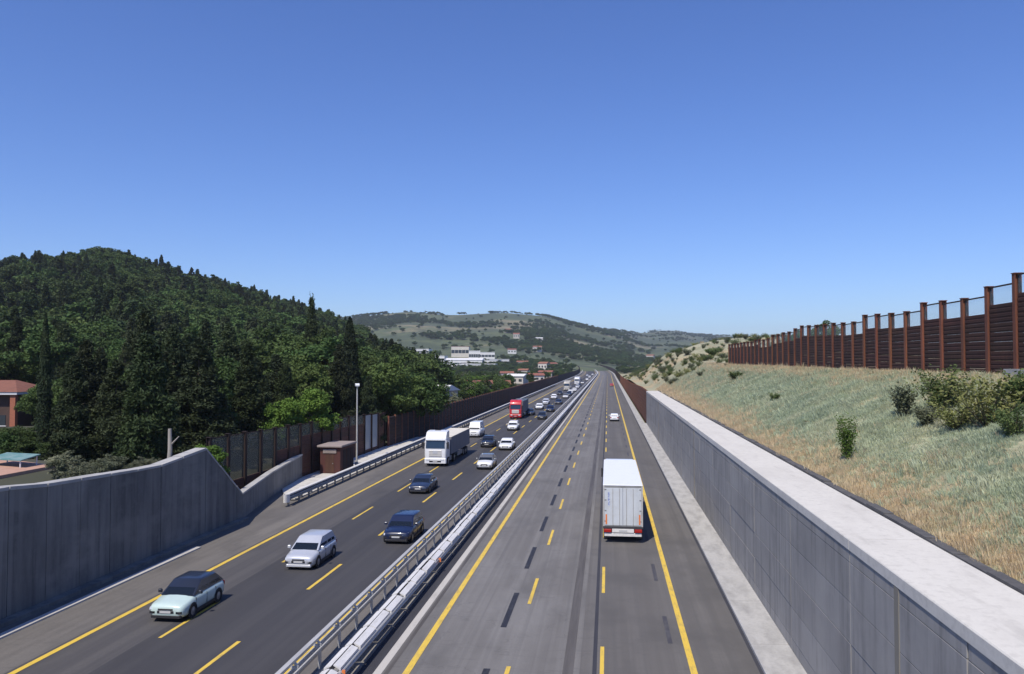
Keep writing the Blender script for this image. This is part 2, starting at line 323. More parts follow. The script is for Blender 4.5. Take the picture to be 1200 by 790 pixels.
ux = np.array([-4200,-2500,-1500,-900,-500,-250,-120,-60,-32,-20,-10,0,8,9,40,90,200,500,1000,2000,3800.])
yy = np.concatenate([np.arange(-90,700,30), np.arange(700,2200,40), np.arange(2200,7800,300)])
U, Y = np.meshgrid(ux, yy)
tag(grid_mesh('ground', np.stack([U+dxf(Y), Y, -.65+dzf(Y)+0*U], -1), M['ground']), kind='structure')
yl = np.concatenate([np.arange(-70,44,6), np.arange(44,62,1.5), np.arange(62,140,4), np.arange(140,900,9), np.arange(900,1300,40)])
s = np.linspace(0, 1, 90)**2.2
S_, Y = np.meshgrid(s, yl); U = left_edge(Y) - S_*720; X = U+dxf(Y)
tag(grid_mesh('forest_hill', np.stack([X, Y, left_z(X, Y)], -1)[:, ::-1], M['forest_floor']), kind='structure')
yr = np.concatenate([np.arange(-40,150,3.), np.arange(150,720,8)])
ur = np.concatenate([np.arange(9.3,22,.55), np.arange(22,60,3), np.arange(60,420,18)])
U, Y = np.meshgrid(ur, yr); U[:,0] = np.where(Y[:,0] > 154.5, 7.75, 9.3)
tag(grid_mesh('grass_bank', np.stack([U+dxf(Y), Y, right_z(U, Y)], -1), M['bank']), kind='structure')
pxs = np.arange(40, 1320, 8.); Ds = np.concatenate([np.arange(760,2600,46), np.arange(2600,5900,120)])
PX, DD = np.meshgrid(pxs, Ds); A = (PX-600)/FPX
X = A*DD*_cy - DD*_sy; Y = A*DD*_sy + DD*_cy
tag(grid_mesh('far_hills', np.stack([X, Y, far_z(X, Y)], -1), M['far_hill']), kind='structure')

# ------------------------------------------------------------------ roads
road = tag(sheet(-9.42, 5.8, 0, -30, END, 'road', M['asph_r']), kind='structure')
sheet(-1.1, 5.74, .004, -30, END, 'asphalt_lane', M['asph_rd'], road)
sheet(-9.42, -8.82, .004, -30, END, 'asphalt_and_shade_strip', M['asph_dark'], road)  # dark asphalt, with the median rail's shadow painted into its tone
sheet(-8.82, -8.5, .006, -30, END, 'gutter_strip', M['gutter'], road)
sheet(-8.42, -8.25, .004, -30, END, 'tar_seam', M['tar'], road)
sheet(-1.74, -1.34, .008, -30, END, 'tar_seam', M['tar'], road)
sheet(-.62, -.46, .008, -30, END, 'tar_seam', M['asph_dark'], road)
sheet(5.66, 5.8, .009, -30, END, 'tar_seam', M['asph_dark'], road)
lroad = tag(sheet(-31.6, -10.9, -.004, -30, END, 'opposite_road', M['asph_ls']), kind='structure')
sheet(-22.6, -19.45, .002, -30, END, 'asphalt_lane', M['asph_lm'], lroad)
sheet(-19.45, -11.55, .004, -30, END, 'asphalt_lane', M['asph_l'], lroad)
for u, par in ((-7.58, road), (3.2, road), (-22.3, lroad), (-12.0, lroad)):
    sheet(u-.13, u+.13, .012, -30, END, 'edge_line', M['yellow'], par)
def dashes(u, y0, per, ln, n, wd, m, par, nm='lane_dash', z=.012):
    me = MB().add([(-wd/2,0,0),(wd/2,0,0),(wd/2,ln,0),(-wd/2,ln,0)], [(0,1,2,3)]).mesh(nm, m)
    for i in range(n):
        y = y0+i*per; o = link(nm, me, par, (u+float(dxf(y)), y, z+float(dzf(y))))
dashes(-3.82, gp(590,781)[1]-4.6, 12.6, 4.6, 60, .17, M['yellow'], road)
dashes(-.26, gp(703,758)[1]-5.2, 12.9, 5.2, 60, .16, M['yellow'], road)
dashes(-4.62, 25.2, 10.1, 5.3, 40, .26, M['black_paint'], road, 'blackout_dash', .010)
dashes(2.55, 24.5, 9.6, 3.6, 16, .2, M['faded_paint'], road, 'blackout_dash', .010)
for px, py in ((283,753),):
    Y0 = gp(px, py)[1]
dashes(-15.4, 27.0-12.9, 12.9, 5.2, 60, .18, M['yellow'], lroad)
dashes(-18.95, 32.2-12.9, 12.9, 5.2, 60, .16, M['yellow'], lroad)

# right kerb, in slabs
kerb = thing('concrete_kerb', 'pale concrete kerb strip along the foot of the grey right-hand wall', 'kerb', (0,0,0))
KL = 6.0
me = MB().loft([[(5.8,0,-.1),(5.8,0,.13),(5.86,0,.16),(7.29,0,.2),(7.29,0,-.1)], [(5.8,KL-.03,-.1),(5.8,KL-.03,.13),(5.86,KL-.03,.16),(7.29,KL-.03,.2),(7.29,KL-.03,-.1)]]).mesh('kerb_slab', M['conc_k'])
for i in range(30): link('kerb_slab', me, kerb, (0, -26+i*KL, 0))
sweep([(5.8,-.1),(5.8,.13),(5.86,.16),(7.0,.2),(7.0,-.1)], 154, END, 'kerb_run', M['conc_k'], kerb)
# left gutter
prism(-25.95, -25.55, -.1, .07, -30, gp(232,642)[1], 'gutter_edge', M['gutter'], lroad)

# ------------------------------------------------------------------ right retaining wall
WY0, WY1 = -22.5, 153.5
wall = thing('retaining_wall', 'tall grey panelled concrete retaining wall with a wide pale coping on the right', 'wall')
prism(7.42, 9.3, -.2, 5.98, WY0, WY1, 'wall_core', M['conc_joint'], wall)
PLN = 8.0; zj = [-.1, .65, 1.9, 3.15, 4.4, 5.62, 5.99]
pm = [MB().bbox(7.3, 7.44, .03, PLN-.03, zj[k]+.012, zj[k+1]-.012, .007).mesh('wall_panel', M['conc_r']) for k in range(6)]
for i in range(22):
    y = WY0+i*PLN
    for k in range(6):
        o = link('wall_panel', pm[k], wall, (random.uniform(-.012,.012), y, 0))
jm = MB().box(7.27, 7.40, -.16, .16, -.05, 5.985).mesh('joint_strip', M['conc_joint'])
for y in (gp(1043,720,2.5)[1]*0+21.5, 69.5, 117.5): link('joint_strip', jm, wall, (0, y, 0))
cm = MB().loft([[(7.265,0,6.0),(7.265,0,6.3),(7.29,0,6.33),(9.47,0,6.36),(9.5,0,6.33),(9.5,0,6.0)], [(7.265,11.97,6.0),(7.265,11.97,6.3),(7.29,11.97,6.33),(9.47,11.97,6.36),(9.5,11.97,6.33),(9.5,11.97,6.0)]]).mesh('coping_slab', M['conc_w'])
for i in range(15):
    o = link('coping_slab', cm, wall, (0, WY0+i*12, 0))
    if i == 14: o.scale = (1, (WY1-WY0-14*12)/12, 1)
chan = thing('drain_channel', 'dark stone drainage channel running behind the pale wall coping', 'channel')
chm = MB().box(9.53, 9.86, 0, 1.9, 5.9, 6.42).mesh('channel_block', M['stone_dk'])
for i in range(92):
    o = link('channel_block', chm, chan, (random.uniform(-.03,.03), WY0+i*1.92, random.uniform(-.04,.04)))

# ------------------------------------------------------------------ left retaining walls
lw = thing('retaining_wall', 'dark shaded concrete retaining wall on the left with an uneven sloping top', 'wall')
WX = -27.1
tops = [(-30,6.2),(at_x(0,WX),5.95),(at_x(60,WX),5.65),(at_x(187,WX),5.3),(at_x(243,WX),5.75),(at_x(286,WX),1.85)]
ty = [t[0] for t in tops]; tz = [t[1] for t in tops]
y = -24.0; Y_END = ty[-1]; bounds = [y]
while y < Y_END-.8: y = min(y+2.5, Y_END); bounds.append(y)
pk = ty[-2]; bounds = sorted(set([b for b in bounds if abs(b-pk) > .6] + [pk]))
def wall_panel(y0, y1, z0, z1, x0, x1):
    g = .02
    return MB().loft([[(x0,y0+g,-.2),(x1,y0+g,-.2),(x1,y0+g,z0),(x0,y0+g,z0)], [(x0,y1-g,-.2),(x1,y1-g,-.2),(x1,y1-g,z1),(x0,y1-g,z1)]])
cap = MB()
for a, b in zip(bounds[:-1], bounds[1:]):
    za, zb = np.interp([a, b], ty, tz)
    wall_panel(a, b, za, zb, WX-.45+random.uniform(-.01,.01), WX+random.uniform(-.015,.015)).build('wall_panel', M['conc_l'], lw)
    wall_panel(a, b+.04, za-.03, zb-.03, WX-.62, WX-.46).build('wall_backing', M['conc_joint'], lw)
    k = random.uniform(.0,.05)
    c0, c1 = za+.003, zb+.003
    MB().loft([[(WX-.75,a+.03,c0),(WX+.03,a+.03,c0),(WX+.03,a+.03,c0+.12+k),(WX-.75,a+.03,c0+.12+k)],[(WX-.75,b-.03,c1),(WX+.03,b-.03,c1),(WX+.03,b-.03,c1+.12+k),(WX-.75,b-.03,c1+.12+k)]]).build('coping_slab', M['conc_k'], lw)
# plinth in the shade of the wall
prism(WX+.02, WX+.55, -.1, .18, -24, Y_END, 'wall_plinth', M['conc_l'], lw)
# lower wall bending away into the lay-by
lw2 = thing('low_retaining_wall', 'low grey concrete wall behind the lay-by joining the tall left wall', 'wall')
pts = [(WX, Y_END, 1.85), (-29.3, gp(303,588)[1]+3, 2.0), (-30.75, gp(345,563)[1]+1.5, 2.3)]
pl = []
for (a, b) in zip(pts[:-1], pts[1:]):
    n = max(1, int(math.hypot(b[0]-a[0], b[1]-a[1])/2.5))
    for i in range(n): pl.append(tuple(a[k]+(b[k]-a[k])*i/n for k in range(3)))
pl.append(pts[-1])
for a, b in zip(pl[:-1], pl[1:]):
    d = Vector((b[0]-a[0], b[1]-a[1], 0)).normalized(); nrm = Vector((d.y, -d.x, 0))
    def ring(p, z0, z1, t0, t1):
        q = Vector((p[0], p[1], 0)); return [(*(q+nrm*t0)[:2], z0), (*(q+nrm*t1)[:2], z0), (*(q+nrm*t1)[:2], z1), (*(q+nrm*t0)[:2], z1)]
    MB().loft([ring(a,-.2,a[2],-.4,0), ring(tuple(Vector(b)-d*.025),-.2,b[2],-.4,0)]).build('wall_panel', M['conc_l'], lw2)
    MB().loft([ring(a,a[2]+.003,a[2]+.14,-.5,.05), ring(tuple(Vector(b)-d*.025),b[2]+.003,b[2]+.14,-.5,.05)]).build('coping_slab', M['conc_k'], lw2)

# ------------------------------------------------------------------ noise barrier on top of the right bank
nb = thing('noise_barrier', 'rust-brown steel noise barrier with glass top strip above the right grass bank', 'noise barrier')
FX = 20.6; BAY = 3.0
ztop = [17.0,16.8,16.45,16.25,15.85,15.42,15.52,15.6,15.22,15.32,15.45,15.5,15.12,15.2,15.3,15.38,15.45,15.55,15.6,15.4,15.2,15.25,15.1,15.1,14.8,14.8,14.85,14.9,14.7,14.75,14.8,14.82,14.75,14.75,14.75,14.75]
Yf = at_x(1160, FX) - 4*BAY
def ibeam(h, wd=.28, t=.05):
    b = MB(); b.box(-wd/2,wd/2,-.15,-.15+t,0,h); b.box(-wd/2,wd/2,.15-t,.15,0,h); b.box(-.02,.02,-.15+t,.15-t,0,h); return b
postmesh = {}
def hpost(h, m='corten_post'):
    k = (round(h, 1), m)
    if k not in postmesh:
        b = MB(); hh = k[0]; b.box(-.17,-.13,-.15,.15,0,hh); b.box(.13,.17,-.15,.15,0,hh); b.box(-.13,.13,-.025,.025,0,hh); b.box(-.2,.2,-.19,.19,hh+.003,hh+.04)
        postmesh[k] = b.mesh('post', M[m])
    return postmesh[k]
bh = .5
def board_mesh(L, h, m):
    b = MB(); x = 0
    # folded cassette: two shallow ribs
    pr = [(-.05,0),(-.05,h*.1),(-.064,h*.16),(-.064,h*.42),(-.05,h*.48),(-.05,h*.58),(-.064,h*.64),(-.064,h*.9),(-.05,h*.96),(-.05,h-.012),(.05,h-.012),(.05,0)]
    return b.loft([[(u, .16, z) for u, z in pr], [(u, L-.16, z) for u, z in pr]]).mesh('board', m)
bmesh_ = board_mesh(BAY, bh, M['corten_r'])
glm = {}
for i in range(len(ztop)):
    y = Yf+i*BAY; zb = float(right_z(FX, y)) - .25
    o = link('post', hpost(ztop[i]-zb), nb, (FX, y, zb))
    if i < len(ztop)-1:
        zt = min(ztop[i], ztop[i+1]) - .12
        glass_h = .92 if i < 26 else .5
        n = int((zt-glass_h-zb)/bh); z0 = zt-glass_h-n*bh
        for k in range(n): link('board', bmesh_, nb, (FX, y, z0+k*bh))
        kk = glass_h
        if kk not in glm:
            glm[kk] = (MB().box(-.012,.012,.18,BAY-.18,.02,kk-.03).mesh('glass_pane', M['pane']), MB().box(-.05,.05,.15,BAY-.15,0,.07).mesh('top_rail', M['corten_d']), MB().box(-.03,.03,.145,.18,.0,kk).mesh('pane_frame', M['corten_d']))
        link('glass_pane', glm[kk][0], nb, (FX, y, zt-kk)); link('top_rail', glm[kk][1], nb, (FX, y, zt-.02))
        link('pane_frame', glm[kk][2], nb, (FX, y, zt-kk)); link('pane_frame', glm[kk][2], nb, (FX, y+BAY-.325, zt-kk))
pb = MB().box(FX-.6, FX+.6, at_x(1196,FX)-2, at_x(1196,FX)+.5, float(right_z(FX-.5, at_x(1196,FX)))-.4, 11.38)
tag(pb.build('concrete_footing', M['conc_k']), 'short grey concrete footing block under the nearest right barrier post', 'footing')

# far right barrier beside the road
nb2 = thing('noise_barrier', 'low rust-brown noise barrier continuing past the end of the right-hand wall', 'noise barrier')
def far_barrier(root, u, y0, y1, hf, bay, z0f, joined_from, inward):
    y = y0; pmsh = MB().box(-.12,.12,-.12,.12,0,1).mesh('post', M['corten_post']); s_ = inward
    pan = MB()
    pr = [(-.05,0)] + sum([[(.05*1, k/9+.0), (.09, k/9+.02), (.09, k/9+.08), (.05, k/9+.1)] for k in range(9)], []) + [(-.05,1)]
    panm = MB().loft([[(a*s_, .12, z) for a, z in pr], [(a*s_, bay-.12, z) for a, z in pr]]).mesh('panel', M['corten_d'])
    while y < joined_from:
        h = hf(y); z = z0f(y); x = u(y)
        a = math.atan2(u(y+bay)-x, bay)
        o = link('post', pmsh, root, (x, y, z)); o.scale = (1,1,h+.12)
        o = link('panel', panm, root, (x, y, z)); o.scale = (1,1,h); o.rotation_euler = (0,0,-a)
        y += bay
    b = MB(); ys = ysamp(y, y1, 15)
    b.loft([[(u(t)-.08, t, z0f(t)), (u(t)+.08, t, z0f(t)), (u(t)+.08, t, z0f(t)+hf(t)), (u(t)-.08, t, z0f(t)+hf(t))] for t in ys])
    for t in np.arange(y, y1, bay*2): b.box(u(t)-.14,u(t)+.14,t-.12,t+.12,z0f(t),z0f(t)+hf(t)+.15)
    o = b.build('panel_run', M['corten_d'], root); tag(o, kind='stuff')
far_barrier(nb2, lambda y: 7.6+float(dxf(y)), 153.8, END, lambda y: float(np.interp(y,[150,180,260,420,600,2100],[6.3,6.3,5.2,4.2,4.2,4.2])), 3.0, lambda y: float(dzf(y))-.1, 480, -1)
# left far barrier
nb3 = thing('noise_barrier', 'long dark noise barrier beside the left carriageway, running into the distance', 'noise barrier')
def lu(y): return float(np.interp(y, [100,104,135,3000],[-30.8,-30.6,-29.1,-29.1])+dxf(y))
far_barrier(nb3, lu, 108.5, END, lambda y: 4.25, 3.0, lambda y: float(dzf(y))-.1, 470, 1)
# left near barrier with glass bays
nb4 = thing('noise_barrier', 'noise barrier of dusty glass and rust-brown panels behind the lay-by hut', 'noise barrier')
YN0 = at_x(246, -31.3)
nbays = int(round((108.5-YN0)/3.0)); gl_cache = {}
def nx(y): return float(np.interp(y, [40,58,75,110],[-31.6,-31.3,-31.0,-30.8]))
for i in range(nbays+1):
    y = YN0+i*3.0; x = nx(y)
    zb = float(left_z(x-.4, y))-.1 if y < 92 else -.1
    zb = -.1 if y > 69 else min(zb, 2.35)-.9
    zt = float(np.interp(y, [46,60,75,92,110],[6.1,5.7,5.45,5.2,4.6]))
    b = link('post', hpost(round(zt-zb+.1,1), 'corten_d'), nb4, (x, y, zb))
    if i == nbays: break
    a = -math.atan2(nx(y+3)-x, 3)
    H = zt-zb
    if i >= nbays-3 and i < nbays-1: fr, gm = .12, 'pane_g'
    elif i == nbays-1: fr, gm = 1.0, None
    elif i < 4: fr, gm = .25, 'pane_l'
    elif i < 6: fr, gm = .62, 'pane_l'
    else: fr, gm = .78, 'pane_l'
    n = max(1, int(round(H*fr/.5)))
    hb = H*fr/n
    key = round(hb, 2)
    if key not in gl_cache: gl_cache[key] = board_mesh(3.0, key, M['corten'])  # near panels keep a paler rust: their sunlit look is put into the colour
    for k in range(n):
        o = link('board', gl_cache[key], nb4, (x, y, zb+k*hb)); o.scale = (-1,1,1); o.rotation_euler = (0,0,a)
    if gm:
        o = MB().box(-.012,.012,.18,2.82,0,H*(1-fr)-.1).build('glass_pane', M[gm], nb4); o.location = (x,y,zb+H*fr+.02); o.rotation_euler = (0,0,a)
        o = MB().box(-.05,.05,.17,2.83,0,.07).build('top_rail', M['corten_d'], nb4); o.location = (x,y,zt-.07); o.rotation_euler = (0,0,a)

# ------------------------------------------------------------------ guard rails
def wprof(u, z, s):
    """W-beam cross-section, bulging to side s"""
    a = [(0,0),(.06,.03),(.08,.07),(.06,.11),(.015,.15),(.06,.19),(.08,.23),(.06,.27),(0,.30)]
    out = [(u+s*p, z+q) for p, q in a]; back = [(u+s*(p-.012), z+q) for p, q in reversed(a)]
    return out+back
POSTS = 2.25
gr = thing('guard_rail', 'grey steel guard rail with a tubular top bar beside the left carriageway', 'guard rail')
pmA = MB(); pmA.box(-.05,.05,-.06,.06,-.05,.92); pmA.box(-.26,.05,-.05,.05,.86,.93); pmA.add([(-.05,-.05,.92),(.05,-.05,.92),(-.12,-.05,1.16),(-.2,-.05,1.16),(-.05,.05,.92),(.05,.05,.92),(-.12,.05,1.16),(-.2,.05,1.16)],[(0,1,2,3),(7,6,5,4),(0,3,7,4),(1,5,6,2),(3,2,6,7)])
pmA = pmA.mesh('post', M['galv'])
for i in range(190):
    y = -4+i*POSTS
    link('post', pmA, gr, (-10.98, y, 0))
sweep([(-11.2,1.1),(-11.2,1.2),(-11.02,1.2),(-11.02,1.1)], -20, 1400, 'top_bar', M['galv'], gr)
sweep(wprof(-11.18, .52, -1), -20, 1400, 'rail_beam', M['galv'], gr, smooth=50)
sweep([(-10.92,.80),(-10.92,.87),(-10.86,.87),(-10.86,.80)], -20, 1400, 'rear_bar', M['galv'], gr)
for i in range(60):
    pass
md = tag(prism(-10.9, -9.42, -.2, .09, -30, END, 'median_strip', M['median']), kind='structure')
gr2 = thing('guard_rail', 'double guard rail with broad white steel top plates in the median', 'guard rail')
pmB = MB().box(-.06,.06,-.07,.07,.08,.86).box(-.24,.24,-.06,.06,.80,.858).mesh('post', M['galv_d'])
plate = MB()
plL = MB().loft([[(-.30,0,.87),(-.31,0,.80),(-.27,0,.80),(-.05,0,.925),(-.03,0,.955),(-.07,0,.965)],[(-.30,2.02,.87),(-.31,2.02,.80),(-.27,2.02,.80),(-.05,2.02,.925),(-.03,2.02,.955),(-.07,2.02,.965)]]).mesh('top_plate', M['galv_new'])
plR = MB().loft([[(.30,0,.87),(.31,0,.80),(.27,0,.80),(.05,0,.925),(.03,0,.955),(.07,0,.965)],[(.30,2.02,.87),(.31,2.02,.80),(.27,2.02,.80),(.05,2.02,.925),(.03,2.02,.955),(.07,2.02,.965)]]).mesh('top_plate', M['galv_new'])
MU = -9.72
for i in range(150):
    y = -4+i*POSTS
    link('post', pmB, gr2, (MU, y, 0))
    link('top_plate', plL, gr2, (MU+random.uniform(-.03,.03), y+.1, random.uniform(-.015,.015))); link('top_plate', plR, gr2, (MU+random.uniform(-.03,.03), y+.1+random.uniform(-.1,.1), random.uniform(-.015,.015)))
sweep(wprof(MU-.27, .50, -1), -20, 1400, 'rail_beam', M['galv'], gr2, smooth=50)
sweep(wprof(MU+.27, .50, 1), -20, 1400, 'rail_beam', M['galv'], gr2, smooth=50)
sweep([(MU-.28,.86),(MU-.05,.95),(MU+.05,.95),(MU+.28,.86),(MU,.82)], 333, 1400, 'top_plate_run', M['galv_new'], gr2)
for n_, (px, py) in enumerate(((524,655),(411,787))):
    x, y = gp(px, py, .78)
    k = thing('reflector', ['small orange reflector on the median guard rail beside the yellow line', 'small orange reflector on the median guard rail at the bottom picture edge'][n_], 'reflector', (MU+.40, y, .72))
    MB().box(-.06,.06,-.02,.02,-.12,.10).build('lens', M['orange'], k); MB().box(-.1,.0,-.05,-.021,-.05,.0).build('bracket', M['galv_d'], k)
# left lay-by guard rail
X0, Y0 = gp(333, 594)
GL = -25.95
gr3 = thing('guard_rail', 'guard rail starting with a white rounded terminal in front of the rusty hut', 'guard rail')
pmC = MB().box(-.06,.06,-.07,.07,-.05,.95).box(-.2,.2,-.05,.05,.55,.62).mesh('post', M['galv_d'])
for i in range(150): link('post', pmC, gr3, (GL-.05+float(dxf(Y0+i*POSTS)), Y0+.6+i*POSTS, 0))
sweep(wprof(GL+.1, .48, 1), Y0+.3, 1400, 'rail_beam', M['galv_d'], gr3, smooth=50)
sweep([(GL-.22,.90),(GL-.22,1.0),(GL+.14,1.0),(GL+.14,.90)], Y0+.3, 1400, 'top_bar', M['galv_new'], gr3)
sweep(wprof(GL-.2, .48, -1), Y0+.3, 1400, 'rail_beam', M['galv_d'], gr3, smooth=50)
tm = MB()
n = 9; rings = []
for k in range(n):
    a = math.pi*k/(n-1); rings.append([(GL-.04-.24*math.cos(a), Y0+.3-.55*math.sin(a), .35), (GL-.04-.24*math.cos(a), Y0+.3-.55*math.sin(a), 1.0), (GL-.04-.21*math.cos(a), Y0+.32-.5*math.sin(a), 1.0), (GL-.04-.21*math.cos(a), Y0+.32-.5*math.sin(a), .35)])
tm.loft(rings).build('terminal', M['galv_new'], gr3, smooth=40)
# lay-by pad of white gravel
pad = tag(MB().loft([[(GL-.5,Y0+3,0),(-28.7,Y0+6,0),(-30.85,Y0+10.5,0),(-30.75,Y0+60,0),(GL-.5,Y0+60,0)],[(GL-.5,Y0+3,.1),(-28.7,Y0+6,.1),(-30.85,Y0+10.5,.1),(-30.75,Y0+60,.1),(GL-.5,Y0+60,.1)]]).build('lay_by_pad', M['pad']), kind='structure')
tag(prism(-28.95, -26.3, -.1, .06, Y0+61, 1400, 'verge', M['median']), kind='structure')
for (yy0, dx_, s_) in ((Y0+4.5, -.9, .5), (Y0+7, -1.2, .7), (Y0+9.5, -.8, .45), (Y0+12.5,-1.5,.55), (Y0+3.2,-.7,.4)):
    b = MB(); rr = random.Random(int(yy0*10)); rg = []
    for z, q in ((0,.9),(.35,1.0),(.7,.8),(.95,.4)):
        rg.append([(math.cos(t)*s_*q*rr.uniform(.8,1.15), math.sin(t)*s_*q*rr.uniform(.8,1.2), z*s_*.7) for t in np.linspace(0, 2*math.pi, 9)[:-1]])
    o = b.loft(rg).build('rubble_pile', M['pad'], None, 30); o.location = (GL+dx_, yy0, .1)
    tag(o, 'small heap of white gravel behind the start of the lay-by guard rail', 'gravel heap', 'gravel heaps behind the lay-by guard rail')

# ------------------------------------------------------------------ hut and lamp post
hx0, hy0 = gp(374, 556)
hut = thing('equipment_hut', 'rust-red steel equipment hut with pale flat roof in the lay-by', 'hut', (hx0+1.1, hy0+2.3, .1))
MB().bbox(-1.05,1.15,-2.2,2.2,0,2.75,.03).build('wall', M['hut'], hut)
rf = MB().bbox(-1.3,1.4,-2.5,2.5,2.76,2.95,.04).build('roof', M['hutroof'], hut)
lv = MB().box(-.75,.75,-2.24,-2.21,2.1,2.55).build('vent', M['plastic'], hut)
lvm = MB().add([(-.72,-2.28,0),(.72,-2.28,0),(.72,-2.245,.06),(-.72,-2.245,.06),(-.72,-2.28,.015),(.72,-2.28,.015),(.72,-2.245,.075),(-.72,-2.245,.075)],[(0,3,2,1),(4,5,6,7),(0,1,5,4),(1,2,6,5),(2,3,7,6),(3,0,4,7)]).mesh('louvre', M['hutroof'])
for k in range(5): link('louvre', lvm, lv, (0,0,2.12+k*.085))
dr = MB().box(-.45,.45,-2.23,-2.205,.08,1.98).build('door', M['corten'], hut)
MB().box(.3,.38,-2.27,-2.235,1.0,1.1).build('handle', M['galv_d'], dr)
for k, yq in enumerate((-1.4,-.2,1.0)): MB().box(1.16,1.19,yq,yq+.95,.3,2.4).build('side_panel', M['corten_d'], hut)
px_, py_ = gp(418, 547)
lp = thing('lamp_post', 'tall slim grey lamp post with a white lamp head behind the hut', 'lamp post', (px_, py_, .05))
MB().tube((0,0,0),(0,0,9.0),.11,.07,10).build('pole', M['galv'], lp, 40); MB().tube((0,0,0),(0,0,.5),.2,.18,10).build('base', M['conc_k'], lp)
hd = MB().loft([[(-.18,-.35,9.0),(.18,-.35,9.0),(.2,-.35,9.14),(-.2,-.35,9.14)],[(-.22,.0,9.0),(.22,.0,9.0),(.25,.0,9.3),(-.25,.0,9.3)],[(-.18,.3,9.0),(.18,.3,9.0),(.18,.3,9.2),(-.18,.3,9.2)]]).build('lamp_head', M['lampwhite'], lp)
hd.rotation_euler = (0,0,.5)
MB().box(-.15,.15,-.3,.15,8.96,8.998).build('lens', M['lamp'], hd)
# ------------------------------------------------------------------ vehicles
def bil(c, u, v):
    a, b, d, e = [Vector(p) for p in c]      # lower-left, lower-right, upper-right, upper-left
    return (a*(1-u)+b*u)*(1-v) + (e*(1-u)+d*u)*v
def pane(c, name, m, parent, u0=.06, u1=.94, v0=.08, v1=.92, off=.008, n=4):
    a, b, d, e = [Vector(p) for p in c]; nm = (b-a).cross(e-a).normalized()
    q = [bil(c,u,v) for u, v in ((u0,v0),(u1,v0),(u1,v1),(u0,v1))]
    ins = [q[0].lerp(q[2], -.0) for _ in range(1)]
    back = [p - nm*.01 for p in q]; front = [p + nm*off for p in q]
    return MB().loft([back, front]).build(name, m, parent)
def wheel(parent, x, y, r, wd=.21, side=1):
    w_ = MB().lathe_x([(-side*wd, r*.8), (-side*wd, r*.97), (-side*wd*.85, r), (-side*wd*.15, r), (0, r*.95), (side*.0, r*.66), (-side*.03, r*.62)], (x, y, r), 18)
    t = w_.build('wheel', M['tyre'], parent, 40)
    b = MB(); b.lathe_x([(-side*.05, r*.63), (-side*.022, r*.63), (-side*.012, r*.2), (0.0, r*.16), (0, .01)], (x, y, r), 18)
    b.build('rim', M['rim'], t, 40)
    return t
